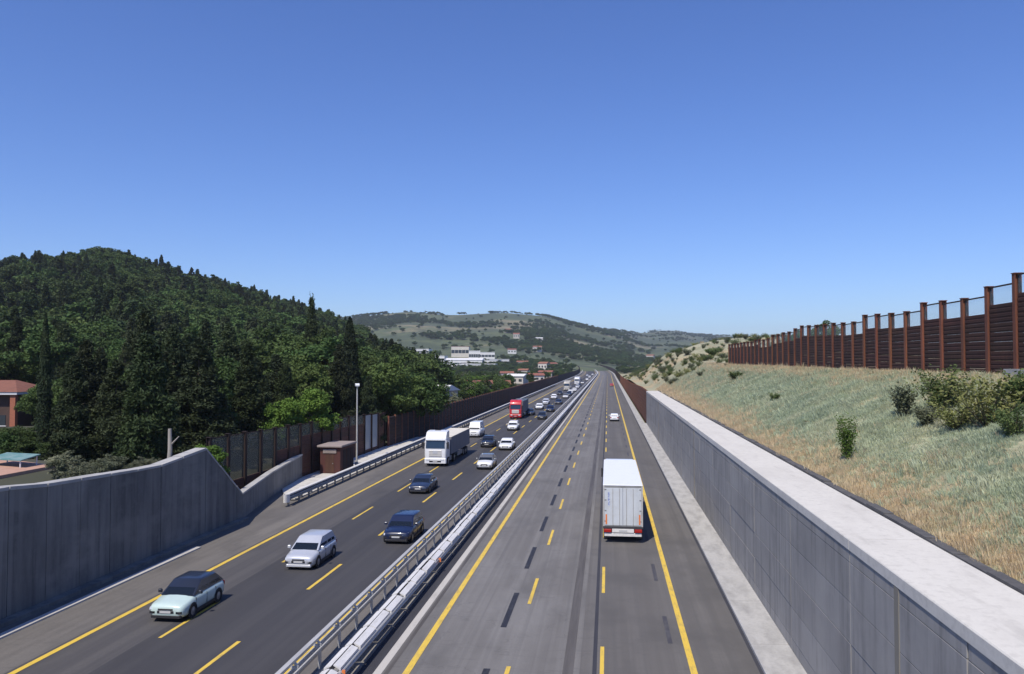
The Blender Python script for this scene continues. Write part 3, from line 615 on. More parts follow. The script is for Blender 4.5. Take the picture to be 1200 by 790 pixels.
def make_car(name, label, kind, body_m, roof_m=None, loc=(0,0), rz=0, group=None, low_m=None, rear=False):
    d = dict(hatch=(4.0,1.76,1.50,.97,.98,.86,.62,.08), mpv=(4.15,1.78,1.58,.97,.88,1.0,.42,.06), suv=(4.4,1.84,1.56,.98,1.1,.78,.5,.1),
             sedan=(4.55,1.82,1.45,.92,1.15,.95,.85,.6), van=(5.2,2.0,2.35,1.2,.85,.6,.25,.05))[kind]
    L, W, H, belt, hood, ws, rs, rd = d; w = W/2; r = .33 if kind != 'van' else .36
    roof_m = roof_m or body_m
    root = thing(name, label, 'van' if kind == 'van' else 'car', (loc[0], loc[1], .004), rz, group)
    y0, y1 = -L/2, L/2; yA = y0+hood; yB = yA+ws; yD = y1-rd; yC = yD-rs
    hz = belt-.13
    st = [(y0, .70,.36,hz-.22), (y0+.025,.80,.30,hz-.15), (y0+.07,.87,.26,hz-.10), (y0+.16,.93,.23,hz-.055), (y0+.30,.97,.21,hz-.02), (y0+.5,.99,.2,hz+.015), (y0+.7,1.,.2,hz+.045), (yA-.05,1.,.19,belt-.03),
          (yA+.25,1.,.19,belt), (0,1.,.19,belt+.01), (yC,1.,.19,belt+.02), (y1-.30,.985,.2,belt+.0), (y1-.1,.95,.26,belt-.05), (y1-.02,.88,.32,belt-.14), (y1,.78,.4,belt-.28)]
    rings = []
    for y, k, zb, zt in st:
        a = w*k; zm = zb+(zt-zb)*.62
        rings.append([(-a*.86,y,zb),(-a*.97,y,zb+.1),(-a,y,zm),(-a*.955,y,zt-.09),(-a*.86,y,zt-.025),(-a*.4,y,zt+.012),(0,y,zt+.02),(a*.4,y,zt+.012),(a*.86,y,zt-.025),(a*.955,y,zt-.09),(a,y,zm),(a*.97,y,zb+.1),(a*.86,y,zb)])
    body = MB().loft(rings).build('body', body_m, root, 58)
    wl, wu = w*.93, w*.76
    lo, hi = belt-.03, H-.07
    def ring(z, wx, ya, yb, c): return [(-wx,ya+c,z),(-wx+c,ya,z),(wx-c,ya,z),(wx,ya+c,z),(wx,yb-c,z),(wx-c,yb,z),(-wx+c,yb,z),(-wx,yb-c,z)]
    cab = MB().loft([ring(lo,wl,yA,yD,.05), ring(hi,wu+.02,yB-.03,yC+.03,.08)], caps=False).build('cabin', body_m if kind != 'hatch' or roof_m is body_m else roof_m, root, 25)
    rr = MB(); rings = [ring(hi,wu+.02,yB-.03,yC+.03,.08), ring(hi+.04,wu-.015,yB+.02,yC-.02,.1), ring(H-.012,wu-.1,yB+.14,yC-.14,.14), ring(H,wu*.5,yB+.4,yC-.35,.16)]
    rr.loft(rings).build('roof', roof_m, root, 50)
    # glass
    pane([(-wl,yA,lo),(wl,yA,lo),(wu,yB,hi),(-wu,yB,hi)], 'windscreen', M['car_glass'], root, .05,.95,.03,.96)
    pane([(wl,yD,lo),(-wl,yD,lo),(-wu,yC,hi),(wu,yC,hi)], 'rear_window', M['car_glass'], root, .1,.9,.2,.9)
    for s in (-1, 1):
        c = [(wl,yA,lo),(wl,yD,lo),(wu,yC,hi),(wu,yB,hi)]
        if kind == 'van': parts = ((.07,.3),)
        else: parts = ((.07,.46),(.49,.72),(.745,.9))
        for (u0, u1) in parts:
            if s > 0: pane(c, 'side_window', M['car_glass'], root, u0, u1, .14, .9)
            else:
                cc = [(-wl,yD,lo),(-wl,yA,lo),(-wu,yB,hi),(-wu,yC,hi)]; pane(cc, 'side_window', M['car_glass'], root, 1-u1, 1-u0, .14, .9)
        mr = MB().bbox(s*(w+.02) if s > 0 else -w-.2, w+.2 if s > 0 else -w-.02, yA+.22, yA+.36, belt+.02, belt+.17, .03).build('mirror', roof_m if kind == 'hatch' else body_m, root)
        # lights
        x0, x1 = (w*.5, w*.86) if s > 0 else (-w*.86, -w*.5)
        MB().loft([[(x0,y0+.06,hz-.27),(x1,y0+.22,hz-.25),(x1,y0+.30,hz-.12),(x0,y0+.12,hz-.15)],[(x0,y0-.01,hz-.27),(x1,y0+.11,hz-.24),(x1,y0+.19,hz-.09),(x0,y0+.035,hz-.155)]]).build('headlight', M['lamp'], root)
        MB().box(min(x0,x1)+ (.06 if s>0 else 0), max(x0,x1)- (0 if s>0 else .06), y0+.0, y0+.06, .40, .50).build('fog_lamp', M['plastic'], root)
        MB().bbox(s*w*.62 if s > 0 else -w*.93, w*.93 if s > 0 else -w*.62, y1-.13, y1-.0, belt-.3, belt-.1, .02).build('tail_light', M['redlamp'], root)
        for y in (y0+.82, y1-.78):
            ar = MB(); n = 14
            ar.lathe_x([(0,r*1.16),(s*.012,r*1.16),(s*.012,.02)] if s > 0 else [(0,r*1.16),(-.012,r*1.16),(-.012,.02)], (s*(w*.995), y, r), 16).build('wheel_arch', M['plastic'], root)
            wheel(root, s*(w+.028), y, r, side=s)
        MB().box(s*(w-.03) if s > 0 else -w-.012, w+.012 if s > 0 else -w+.03, y0+1.2, y1-1.15, .19, .33).build('sill', M['plastic'], root)
        for yq in (yA+.12, yA+1.12, yA+1.98 if kind != 'sedan' else yA+1.9):
            if yq < y1-.5: MB().box(min(s*(w-.05), s*(w+.004)), max(s*(w-.05), s*(w+.004)), yq, yq+.018, .34, belt-.12).build('door_seam', M['plastic'], root)
        MB().box(s*(w-.0) if s > 0 else -w-.012, w+.012 if s > 0 else -w-.0, -.0, .16, belt-.16, belt-.13).build('door_handle', body_m, root)
    MB().bbox(-w*.42,w*.42,y0-.012,y0+.12,hz-.28,hz-.21,.02).build('grille', M['plastic'], root)
    MB().box(-w*.8,w*.8,y0+.16,y0+.172,hz-.11,hz-.085).build('bonnet_seam', M['plastic'], root)
    MB().bbox(-w*.46,w*.46,y0-.015,y0+.1,.42,.54,.02).build('lower_grille', M['plastic'], root)
    MB().bbox(-w*.82,w*.82,y0+.01,y0+.3,.2,.36,.05).build('bumper', low_m or M['plastic'], root)
    MB().bbox(-w*.82,w*.82,y1-.3,y1+.0,.22,.42,.05).build('bumper', M['plastic'], root)
    MB().box(-.26,.26,y0-.028,y0-.016,.43,.53).build('number_plate', M['plate'], root)
    MB().box(-.26,.26,y1+.001,y1+.02,.62,.72).build('number_plate', M['plate'], root)
    return root
XL = {1:-20.6, 2:-17.3, 3:-13.6}
def spot(px, py, half=2.1):
    x, y = gp(px, py); return x, y+half
mint = make_car('parked_car'[7:]+'' if False else 'car', 'mint green hatchback with black roof, nearest car on the left carriageway', 'hatch', M['mint'], M['black'], spot(192,731))
silver = make_car('car', 'silver people carrier in the middle lane behind the mint hatchback', 'mpv', M['silver'], None, spot(349,669), low_m=M['silver'])
navy = make_car('car', 'dark blue off-roader next to the median guard rail', 'suv', M['navy'], M['navy'], spot(464,638))
blk = make_car('car', 'blue-black saloon in the middle lane in front of the white lorry', 'sedan', M['dblue'], M['dblue'], spot(490,579))
wh1 = make_car('car', 'white hatchback by the median, nearest of the white cars', 'hatch', M['white'], M['grey'], spot(567,551))
dk2 = make_car('car', 'small black hatchback beside the white lorry trailer', 'hatch', M['black'], M['black'], spot(570,525))
wh2 = make_car('car', 'white saloon by the median behind the white hatchback', 'sedan', M['white'], M['white'], spot(592,528))
wh3 = make_car('car', 'white people carrier in front of the red lorry', 'mpv', M['white'], M['white'], spot(600,505))
van = make_car('delivery_van', 'white van behind the trailer of the white lorry', 'van', M['white'], M['white'], spot(555,513,2.6))
x, y = gp(720, 494)
wr = make_car('car', 'small white car driving away far ahead of the box lorry', 'hatch', M['white'], M['white'], (x, y+2), R(180))
x, y = gp(717, 453)
rc = make_car('car', 'tiny red car far away on the right carriageway', 'sedan', M['red_car'], M['red_car'], (x, y+2), R(180))

def truck_wheels(root, ys, r=.5, w=1.25):
    for y in ys:
        for s in (-1, 1): wheel(root, s*w, y, r, .34, s)
def make_cab(root, m, y0, H=3.75, dep=2.2, deflector=True):
    """tractor cab, front at y0, facing -y"""
    W = 1.23
    rg = []
    for z, f, k in ((.95,.0,.98),(1.5,-.03,1.),(2.0,.0,1.),(2.35,.04,1.),(2.95,.18,.985),(3.05,.2,.97)):
        a = W*k; c = .12
        rg.append([(-a,y0+f+c,z),(-a+c,y0+f,z),(a-c,y0+f,z),(a,y0+f+c,z),(a,y0+dep,z),(-a,y0+dep,z)])
    MB().loft(rg).build('cab', m, root, 25)
    if deflector:
        rg = []
        for y, z in ((y0+.22,3.07),(y0+.4,3.4),(y0+.8,H-.12),(y0+1.3,H),(y0+dep-.05,H)):
            rg.append([(-W*.95,y,3.02),(-W*.95,y,z-.06),(-W*.85,y,z),(W*.85,y,z),(W*.95,y,z-.06),(W*.95,y,3.02)])
        dfl = MB().loft(rg).build('roof_deflector', m, root, 30)
        MB().bbox(-.32,.32,y0+1.35,y0+1.75,H+.002,H+.05,.02).build('roof_hatch', M['plastic'], root)
        for s in (-1,1): MB().bbox(s*.7-.12,s*.7+.12,y0+.3,y0+.4,3.12,3.26,.02).build('marker_lamp', M['orange'], root)
    pane([(-W*.96,y0-.03,2.06),(W*.96,y0-.03,2.06),(W*.95,y0+.15,2.95),(-W*.95,y0+.15,2.95)], 'windscreen', M['truck_glass'], root, .04,.96,.0,.93, .015)
    MB().loft([[(-W*.9,y0+.12,2.88),(W*.9,y0+.12,2.88),(W*.9,y0+.14,2.92),(-W*.9,y0+.14,2.92)],[(-W*.9,y0+.02,2.9),(W*.9,y0+.02,2.9),(W*.9,y0+.04,2.95),(-W*.9,y0+.04,2.95)]]).build('sun_visor', M['plastic'], root)
    MB().bbox(-W*.6,W*.6,y0-.06,y0+.02,1.15,1.85,.03).build('grille', M['galv_new'], root)
    for k in range(4): MB().box(-W*.56,W*.56,y0-.075,y0-.061,1.2+k*.16,1.28+k*.16).build('grille_slat', M['galv'], root)
    MB().bbox(-W,W,y0-.08,y0+.5,.38,.94,.06).build('bumper', m, root)
    MB().bbox(-W*.55,W*.55,y0-.095,y0-.07,.5,.68,.02).build('lower_grille', M['plastic'], root)
    MB().box(-.26,.26,y0-.115,y0-.1,.53,.63).build('number_plate', M['plate'], root)
    for s in (-1, 1):
        MB().bbox(s*.8-.2,s*.8+.2,y0-.1,y0-.07,.68,.88,.03).build('headlight', M['lamp'], root)
        ar = MB().bbox(s*1.42-.1,s*1.42+.1,y0+.05,y0+.2,2.0,2.75,.03).build('mirror', M['plastic'], root)
        MB().box(min(s*1.2,s*1.33),max(s*1.2,s*1.33),y0+.1,y0+.16,2.6,2.66).build('mirror_arm', M['plastic'], ar)
        dr = MB().box(s*1.23 if s > 0 else -1.245, 1.245 if s > 0 else -1.23, y0+.25, y0+1.25, 1.0, 2.9).build('door', m, root)
        MB().box(s*1.246 if s > 0 else -1.256, 1.256 if s > 0 else -1.246, y0+.35, y0+1.15, 2.05, 2.75).build('window', M['truck_glass'], dr)
        MB().bbox(s*1.0-.2,s*1.0+.2,y0+dep,y0+dep+.02,1.0,3.0,.01).build('cab_fairing', m, root)
    MB().box(-.45,.45,y0+.6,y0+6.0,.55,.95).build('chassis', M['steel'], root)
    for s in (-1, 1): MB().bbox(s*1.0-.2,s*1.0+.2,y0+2.3,y0+3.4,.45,.95,.05).build('fuel_tank', M['galv_d'], root)
    truck_wheels(root, (y0+1.4, y0+5.0))
def box_trailer(root, y0, y1, z0, z1, mt_side, mt_top, mt_door, w=1.275):
    MB().bbox(-w,w,y0,y1,z0,z1-.05,.03).build('trailer_body', mt_side, root)
    MB().bbox(-w-.004,w+.004,y0-.004,y1+.004,z1-.048,z1,.02).build('trailer_roof', mt_top, root)
    MB().box(-.5,.5,y0+1,y1-.3,.75,z0-.003).build('trailer_chassis', M['steel'], root)
    for s in (-1,1): MB().box(min(s*1.2,s*1.24),max(s*1.2,s*1.24),y0+4.0,y1-5.0,.45,.95).build('side_guard', M['galv_d'], root)
# white lorry on the left
x, y = gp(510, 547)
wt = thing('lorry', 'white lorry with cream-topped trailer in the slow lane on the left', 'lorry', (x, y, .004))
make_cab(wt, M['white'], 0, 3.95)
box_trailer(wt, 2.9, 15.2, 1.1, 3.1, M['tarp_side'], M['tarp'], M['white'])
truck_wheels(wt, (11.0, 12.2, 13.4), .48)
MB().box(-.28,.28,-.08,-.066,1.45,1.8).build('badge', M['silver'], wt)
# red lorry
x, y = gp(604, 491)
rt = thing('lorry', 'bright red lorry cab in the queue on the left carriageway', 'lorry', (x, y, .004))
make_cab(rt, M['red'], 0, 3.9)
box_trailer(rt, 2.9, 14.5, 1.1, 3.6, M['tarp_side'], M['grey'], M['white'])
truck_wheels(rt, (11.0, 12.2, 13.4), .48)
# far pale lorry
x, y = gp(664, 458)
ft = thing('lorry', 'pale yellow-white lorry small and far back in the queue', 'lorry', (x, y, .004))
make_cab(ft, M['beige'], 0, 3.8); box_trailer(ft, 2.9, 13, 1.1, 3.9, M['beige'], M['tarp'], M['white'])
x, y = gp(676, 451)
ft2 = thing('lorry', 'white lorry farthest back in the left queue', 'lorry', (x, y, .004))
make_cab(ft2, M['white'], 0, 3.8); box_trailer(ft2, 2.9, 15, 1.1, 4.0, M['box_white'], M['box_white'], M['white'])
# box lorry driving away on the right carriageway: local rear at y=0, front at +y
x, y = gp(729, 637)
bt = thing('box_lorry', 'white box lorry seen from behind on the right carriageway', 'lorry', (.95, y, .004))
w = 1.275; z0, z1, LT = 1.08, 3.76, 13.6
MB().bbox(-w,w,.06,LT,z0,z1-.04,.03).build('trailer_body', M['box_white'], bt)
MB().bbox(-w-.005,w+.005,.0,LT+.01,z1-.038,z1,.02).build('trailer_roof', M['box_white'], bt)
MB().box(-w-.004,-w+.09,.0,.055,z0,z1-.04).build('corner_post', M['galv'], bt); MB().box(w-.09,w+.004,.0,.055,z0,z1-.04).build('corner_post', M['galv'], bt)
MB().box(-w+.092,w-.092,.0,.055,z1-.19,z1-.04).build('door_header', M['galv_d'], bt)
MB().box(-w+.092,w-.092,.0,.055,z0,z0+.08).build('door_sill', M['galv_d'], bt)
for s in (-1, 1):
    a, b = (.012, w-.095) if s > 0 else (-w+.095, -.012)
    dr = MB().bbox(a,b,-.01,.05,z0+.085,z1-.195,.008).build('rear_door', M['door_white'], bt)
    for q in (.18, .55):
        xq = a+(b-a)*(q if s > 0 else 1-q)
        br = MB().tube((xq,-.03,z0+.1),(xq,-.03,z1-.22),.018,n=6).build('lock_bar', M['galv'], dr)
    for k in range(4): MB().box(b-.12 if s > 0 else a, b if s > 0 else a+.12, -.022,-.011, z0+.3+k*.68, z0+.38+k*.68).build('hinge', M['galv_d'], dr)
    # reflective strips in the lower corners
    e = (b-.16, b-.06) if s > 0 else (a+.06, a+.16)
    MB().box(e[0],e[1],-.024,-.0225,z0+.14,z0+.78).build('reflector_strip', M['orange'], dr)
    if s < 0: MB().box(a+.22,a+.34,-.016,-.0105,z1-1.35,z1-.45).build('lettering_strip', mat('blue_lettering', (.22,.26,.45), [((9,9,9),.45,.55,(.55,.6,.68),.9)], coords='object'), dr)
    MB().bbox(s*.98-.24,s*.98+.24,-.06,.0,.72,.92,.02).build('tail_light', M['redlamp'], bt)
    for yq in (.25, 3.6): MB().box(s*1.05-.2,s*1.05+.2,yq,yq+.02,.25,.9).build('mud_flap', M['plastic'], bt)
MB().bbox(-w,w,.0,.14,.95,1.11,.02).build('rear_crossbeam', M['steel'], bt)
MB().bbox(-1.2,1.2,.02,.12,.45,.66,.03).build('underrun_bar', M['galv_new'], bt)
MB().box(-.7,.7,-.02,.0,.70,.94).build('light_board', M['galv_new'], bt)
MB().box(-.26,.26,-.034,-.021,.76,.87).build('number_plate', M['plate'], bt)
MB().box(-.5,.5,.2,LT-.5,.75,z0-.003).build('trailer_chassis', M['steel'], bt)
for s in (-1,1): MB().box(min(s*1.2,s*1.24),max(s*1.2,s*1.24),4.6,9.5,.45,.95).build('side_guard', M['galv_d'], bt)
for yq in (1.1, 2.35, 3.6):
    for s in (-1, 1): wheel(bt, s*1.25, yq+.3, .5, .36, s)
tr = MB(); 
MB().bbox(-1.23,1.23,LT+.55,LT+2.8,.95,3.5,.12).build('cab', M['white'], bt)
MB().box(-.45,.45,LT-3.2,LT+2.6,.55,.94).build('chassis', M['steel'], bt)
for s in (-1,1):
    MB().bbox(s*1.42-.1,s*1.42+.1,LT+2.4,LT+2.55,2.0,2.75,.03).build('mirror', M['plastic'], bt)
for yq in (LT-1.6, LT+1.7):
    for s in (-1, 1): wheel(bt, s*1.25, yq, .5, .34, s)

# the distant queue
qsrc = [blk, wh3, dk2, silver, navy, wh2, wh1]
queue = [(622,487,0),(635,492,2),(611,483,1),(628,480,5),(643,483,4),(652,474,0),(634,474,3),(646,468,1),(661,467,6),(655,463,2),(672,459,5),(668,464,0),(664,462,1),(675,455,3),(681,450,6),(686,446,5),(683,453,0),(690,443,1),(679,447,2),(694,440,5),(687,441,3)]
lanes = [-20.7,-17.3,-13.6]
qn = ['blue-black saloon','white people carrier','small black hatchback','silver people carrier','dark blue off-roader','white saloon','white hatchback']
ordw = ['first','second','third','fourth','fifth','sixth','seventh','eighth','ninth','tenth','eleventh','twelfth','thirteenth','fourteenth','fifteenth','sixteenth']
rows = {q: [] for q in lanes}
for px, py, k in queue:
    x, y = gp(px, py); q = min(lanes, key=lambda v: abs(v-x)); rows[q].append((y, k))
for q, ln in zip(lanes, ('slow lane', 'middle lane', 'median lane')):
    last = -99
    for i, (y, k) in enumerate(sorted(rows[q])):
        y = max(y, last+7.5); last = y
        c = copy_tree(qsrc[k]); c.location = (q+random.uniform(-.25,.25), y+2.2, .004)
        c['label'] = '%s, %s car of the far queue in the %s' % (qn[k], ordw[i], ln); c['group'] = 'cars in the far queue on the left carriageway'

# ------------------------------------------------------------------ vegetation prototypes
def leaf_mesh(name, C, size, m, nrm_bias=None, asp=.6, seed=0):
    rg = np.random.default_rng(seed); n = len(C); C = np.asarray(C)
    a = rg.normal(size=(n,3)); 
    if nrm_bias is not None: a = a*.75 + nrm_bias
    a /= np.linalg.norm(a, axis=1, keepdims=True)
    b = np.cross(a, rg.normal(size=(n,3))); b /= np.linalg.norm(b, axis=1, keepdims=True); c = np.cross(a, b)
    s = (size*rg.uniform(.6,1.35,n))[:,None]
    P = np.stack([C-b*s, C-c*s*asp*.8-b*s*.1, C+b*s, C+c*s*asp], 1).reshape(-1,3)
    me = bpy.data.meshes.new(name); me.vertices.add(4*n); me.vertices.foreach_set('co', P.ravel())
    me.loops.add(4*n); me.loops.foreach_set('vertex_index', np.arange(4*n)); me.polygons.add(n)
    me.polygons.foreach_set('loop_start', np.arange(0,4*n,4)); me.polygons.foreach_set('loop_total', np.full(n,4))
    me.materials.append(m); me.update(calc_edges=True); return me
def sph(rg, n):
    v = rg.normal(size=(n,3)); return v/np.linalg.norm(v, axis=1, keepdims=True)
def crown_broad(seed, H=10., rx=3.6, zc=6.2, rz=3.6, nc=58, per=75, size=.3, m='leaf_broad', q=1):
    per = int(per*q); size = size/q**.52
    rg = np.random.default_rng(seed); cs = sph(rg, nc)*np.array([rx,rx,rz])*rg.uniform(.45,.97,(nc,1)); cs[:,2] += zc
    cs[:,:2] += .12*rx*np.sin(cs[:,2:3]*1.3+seed)
    P = []; B = []
    for c in cs:
        r = rg.uniform(.55,1.15)*rx/3.2; d = sph(rg, per); k = rg.uniform(.55,1.05,(per,1))
        P.append(c + d*k*np.array([r,r,r*.75])); B.append(d*.6+np.array([0,0,.35]))
    return leaf_mesh('crown', np.concatenate(P), size, M[m], np.concatenate(B), seed=seed)
def crown_cedar(seed, H=10., base=.12, rmax=3.0, size=.27, m='leaf_cedar', layers=15, flat=.18, power=.8, q=1):
    size = size/q**.5; asp = .6 if q == 1 else .38
    rg = np.random.default_rng(seed); P = []; B = []
    for li in range(layers):
        t = base+(1-base)*(li+rg.uniform(-.3,.3))/layers
        rad = rmax*max(.06,(1-t))**power*(rg.uniform(.75,1.15))
        nb_ = int(5+7*(1-t))
        for k in range(nb_):
            a = rg.uniform(0,2*math.pi); rr = rad*rg.uniform(.65,1.12); n = int((26+rr*26)*q)
            f = rg.uniform(.15,1,n)**.7; wdt = .16+.26*rr*(1-f)*f*2.2
            off = rg.normal(size=n)*wdt
            x = rr*f*math.cos(a)-off*math.sin(a); y = rr*f*math.sin(a)+off*math.cos(a)
            z = H*t + rr*.16*np.sin(f*2.4) - rr*.10*f*f + rg.normal(size=n)*flat
            P.append(np.stack([x,y,z],1)); B.append(np.tile([math.cos(a)*.3,math.sin(a)*.3,.8],(n,1)))
    n = int(90*q); P.append(np.stack([rg.normal(size=n)*.12, rg.normal(size=n)*.12, H*rg.uniform(.86,1.0,n)],1)); B.append(np.tile([0,0,.5],(n,1)))
    return leaf_mesh('crown', np.concatenate(P), size, M[m], np.concatenate(B), asp=asp, seed=seed)
def crown_col(seed, H=10., rad=.7, n=3600, size=.17, m='leaf_cyp'):
    rg = np.random.default_rng(seed); t = rg.uniform(.02,1,n)**.9
    r = rad*np.minimum(1,(t/.12)**.5)*np.minimum(1,((1-t)/.45)**.65)
    a = rg.uniform(0,2*math.pi,n); r = r*(1+.14*np.sin(a*3+t*23)+.1*np.sin(t*60+a))*rg.uniform(.62,1.05,n)
    P = np.stack([r*np.cos(a), r*np.sin(a), t*H],1); B = np.stack([np.cos(a)*.8,np.sin(a)*.8,.3+0*a],1)
    return leaf_mesh('crown', P, size, M[m], B, asp=.5, seed=seed)
def trunk_mesh(seed, H=10., top=.85, r=.2, limbs=7, m='bark', spread=2.2, tb=.3):
    rg = random.Random(seed); b = MB(); p = Vector((0,0,-.6)); N = 6; rad = r*1.35
    axis = []
    for i in range(1, N+1):
        q = Vector((rg.uniform(-.12,.12)*(i<N), rg.uniform(-.12,.12), H*top*i/N)); r2 = r*(1-i/(N+.4))+.02
        b.tube(p, q, rad, r2, 7); p = q; rad = r2; axis.append(q)
    for k in range(limbs):
        t = tb+(top-tb-.05)*k/max(1,limbs-1); a = rg.uniform(0,6.28); s_ = Vector((0,0,H*t)); L_ = spread*(1.1-t)*rg.uniform(.7,1.1)
        e = s_+Vector((math.cos(a)*L_, math.sin(a)*L_, L_*rg.uniform(.15,.6))); b.tube(s_, e, r*.38*(1.1-t), .02, 5)
    return b.mesh('trunk', M[m], 60)
PROTO = {
 'cedar': [(crown_cedar(21), trunk_mesh(1)), (crown_cedar(22, rmax=3.5, layers=13, flat=.22), trunk_mesh(2)), (crown_cedar(23, rmax=2.5, layers=17, power=.7), trunk_mesh(3))],
 'pine': [(crown_cedar(31, rmax=2.1, layers=16, m='leaf_pine', power=.75, flat=.3), trunk_mesh(4)), (crown_cedar(32, rmax=2.6, layers=13, m='leaf_pine', base=.22, flat=.3, power=.55), trunk_mesh(5)), (crown_cedar(33, rmax=1.7, layers=18, m='leaf_pine', flat=.35), trunk_mesh(6))],
 'cypress': [(crown_col(41), trunk_mesh(7, limbs=2, spread=.4)), (crown_col(42, rad=.95), trunk_mesh(8, limbs=2, spread=.5))],
 'broad': [(crown_broad(51), trunk_mesh(9, r=.22, top=.7, spread=3)), (crown_broad(52, rx=3.1, nc=50, rz=3.3), trunk_mesh(10, top=.7, spread=3)), (crown_broad(53, rx=4.1, zc=5.8, nc=66, rz=3.2), trunk_mesh(11, top=.65, spread=3.4))],
 'bright': [(crown_broad(61, rx=3.7, zc=5.6, rz=3.4, m='leaf_bright', nc=60, per=80), trunk_mesh(12, top=.7, spread=3)), (crown_broad(62, rx=3.3, zc=6., rz=3.2, m='leaf_bright'), trunk_mesh(13, top=.7, spread=3))],
 'olive': [(crown_broad(71, rx=3.9, zc=4.6, rz=4.3, m='leaf_olive', size=.26, nc=70, per=60), trunk_mesh(14, top=.6, spread=3))],
}
NEAR = {
 'cedar': [(crown_cedar(21, q=3.2), PROTO['cedar'][0][1]), (crown_cedar(22, rmax=3.5, layers=13, flat=.22, q=3.2), PROTO['cedar'][1][1]), (crown_cedar(23, rmax=2.5, layers=17, power=.7, q=3.2), PROTO['cedar'][2][1])],
 'pine': [(crown_cedar(31, rmax=2.1, layers=16, m='leaf_pine', power=.75, flat=.3, q=3), PROTO['pine'][0][1]), (crown_cedar(32, rmax=2.6, layers=13, m='leaf_pine', base=.22, flat=.3, power=.55, q=3), PROTO['pine'][1][1])],
 'cypress': [(crown_col(41, n=9000, size=.11), PROTO['cypress'][0][1]), (crown_col(42, rad=.95, n=9000, size=.13), PROTO['cypress'][1][1])],
 'broad': [(crown_broad(51, q=3.2), PROTO['broad'][0][1]), (crown_broad(52, rx=3.1, nc=50, rz=3.3, q=3.2), PROTO['broad'][1][1]), (crown_broad(53, rx=4.1, zc=5.8, nc=66, rz=3.2, q=3.2), PROTO['broad'][2][1])],
 'bright': [(crown_broad(61, rx=3.7, zc=5.6, rz=3.4, m='leaf_bright', nc=60, per=80, q=2.5), PROTO['bright'][0][1]), (crown_broad(62, rx=3.3, zc=6., rz=3.2, m='leaf_bright', q=2.5), PROTO['bright'][1][1])],
 'olive': PROTO['olive'],
}
for nm_, ls in PROTO.items():
    for c, t in ls: c.name = nm_+'_crown'; t.name = nm_+'_trunk'
def tree(kind, X, Y, h, label, group=None, v=None, wide=1.0, name=None, z=None, sink=.1, cat='tree'):
    ls = (NEAR if X*X+Y*Y < 190**2 else PROTO)[kind]; c, t = ls[(random.randrange(len(ls)) if v is None else v) % len(ls)]
    z = float(left_z(X, Y)) if z is None else z
    o = thing(name or {'cedar':'cedar_tree','pine':'pine_tree','cypress':'cypress_tree','broad':'broadleaf_tree','bright':'broadleaf_tree','olive':'olive_shrub'}[kind], label, cat, (X, Y, z-sink), random.uniform(0,6.28), group)
    k = h/10; o.scale = (k*wide, k*wide, k)
    link('crown', c, o); link('trunk', t, o); return o
def tree_px(kind, px, ytop, D, label, wide=1.0, v=None, group=None, name=None):
    X, Y = at_dist(px, D); z = float(left_z(X, Y)); h = CAM_H + (425-ytop)/FPX*D - z
    return tree(kind, X, Y, h, label, group, v, wide, name)
TREES = [
 ('cypress',53,366,66,'tall thin cypress beside the red-roofed house at the left edge',.55,0),
 ('cedar',101,398,72,'dark cedar just right of the thin cypress',1.0,1),
 ('cedar',137,420,66,'low broad cedar behind the left wall between two taller cedars',1.15,1),
 ('cedar',170,361,84,'tall pointed cedar, highest of the dark group behind the left wall',1.0,2),
 ('cedar',203,380,80,'cedar with pointed top immediately right of the highest dark cedar',1.0,0),
 ('cedar',236,412,74,'broad dark cedar behind the end of the tall left wall',1.1,1),
 ('cedar',268,377,96,'pointed cedar left of the bright green tree',.95,2),
 ('cedar',300,418,88,'dark cedar directly behind the left bright green tree',1.0,0),
 ('pine',365,350,150,'slender dark pine standing out against the sky on the hill shoulder',.65,2),
 ('cypress',410,371,112,'dark pointed conifer above the lamp post',.85,1),
 ('cedar',398,402,104,'dark cedar left of the lamp post',.9,2),
 ('cedar',432,440,110,'dark cedar right of the lamp post',.95,1),
 ('bright',330,457,84,'bright green leafy tree behind the rusty barrier, left one of the pair',.95,0),
 ('bright',363,449,88,'bright green leafy tree behind the rusty barrier, right one of the pair',1.0,1),
 ('bright',240,516,60,'small bright green bush at the end of the tall left wall',1.2,1),
 ('broad',455,415,118,'rounded mid-green tree right of the pointed conifer',1.1,0),
 ('broad',487,428,128,'rounded green tree at the right end of the wood above the barrier',1.1,2),
 ('broad',12,504,62,'dark green bush left of the brick pillar, above the paved yard',1.5,0),
 ('broad',36,508,60,'dark green bush between the thin cypress and the paved yard',1.5,1),
 ('broad',-14,500,66,'dark green bush cut by the left picture edge',1.5,2),
 ('broad',26,494,76,'green bush in front of the red-brick house',1.4,2),
 ('olive',80,522,47,'pale straw-green shrub on top of the left wall by the paved yard',1.4,0),
 ('olive',112,534,49,'grey-green shrub right of the pale straw-green shrub on the left wall',1.3,0),
 ('olive',168,530,54,'grey-green shrub on the left wall beside the pale trunk',1.2,0),
]
random.seed(3)
for k, px, yt, D, lb, wd, v in TREES: tree_px(k, px, yt, D, lb, wd, v)
for i in range(16):
    px = 92+i*9.5+random.uniform(-3,3); X = -28.9-random.uniform(0,2.2); Y = at_x(px, X)
    tree('olive', X, Y, random.uniform(.6,1.5), 'low dry shrub along the back of the tall left wall', 'low shrubs behind the tall left wall', wide=random.uniform(1.1,1.7), cat='shrub')
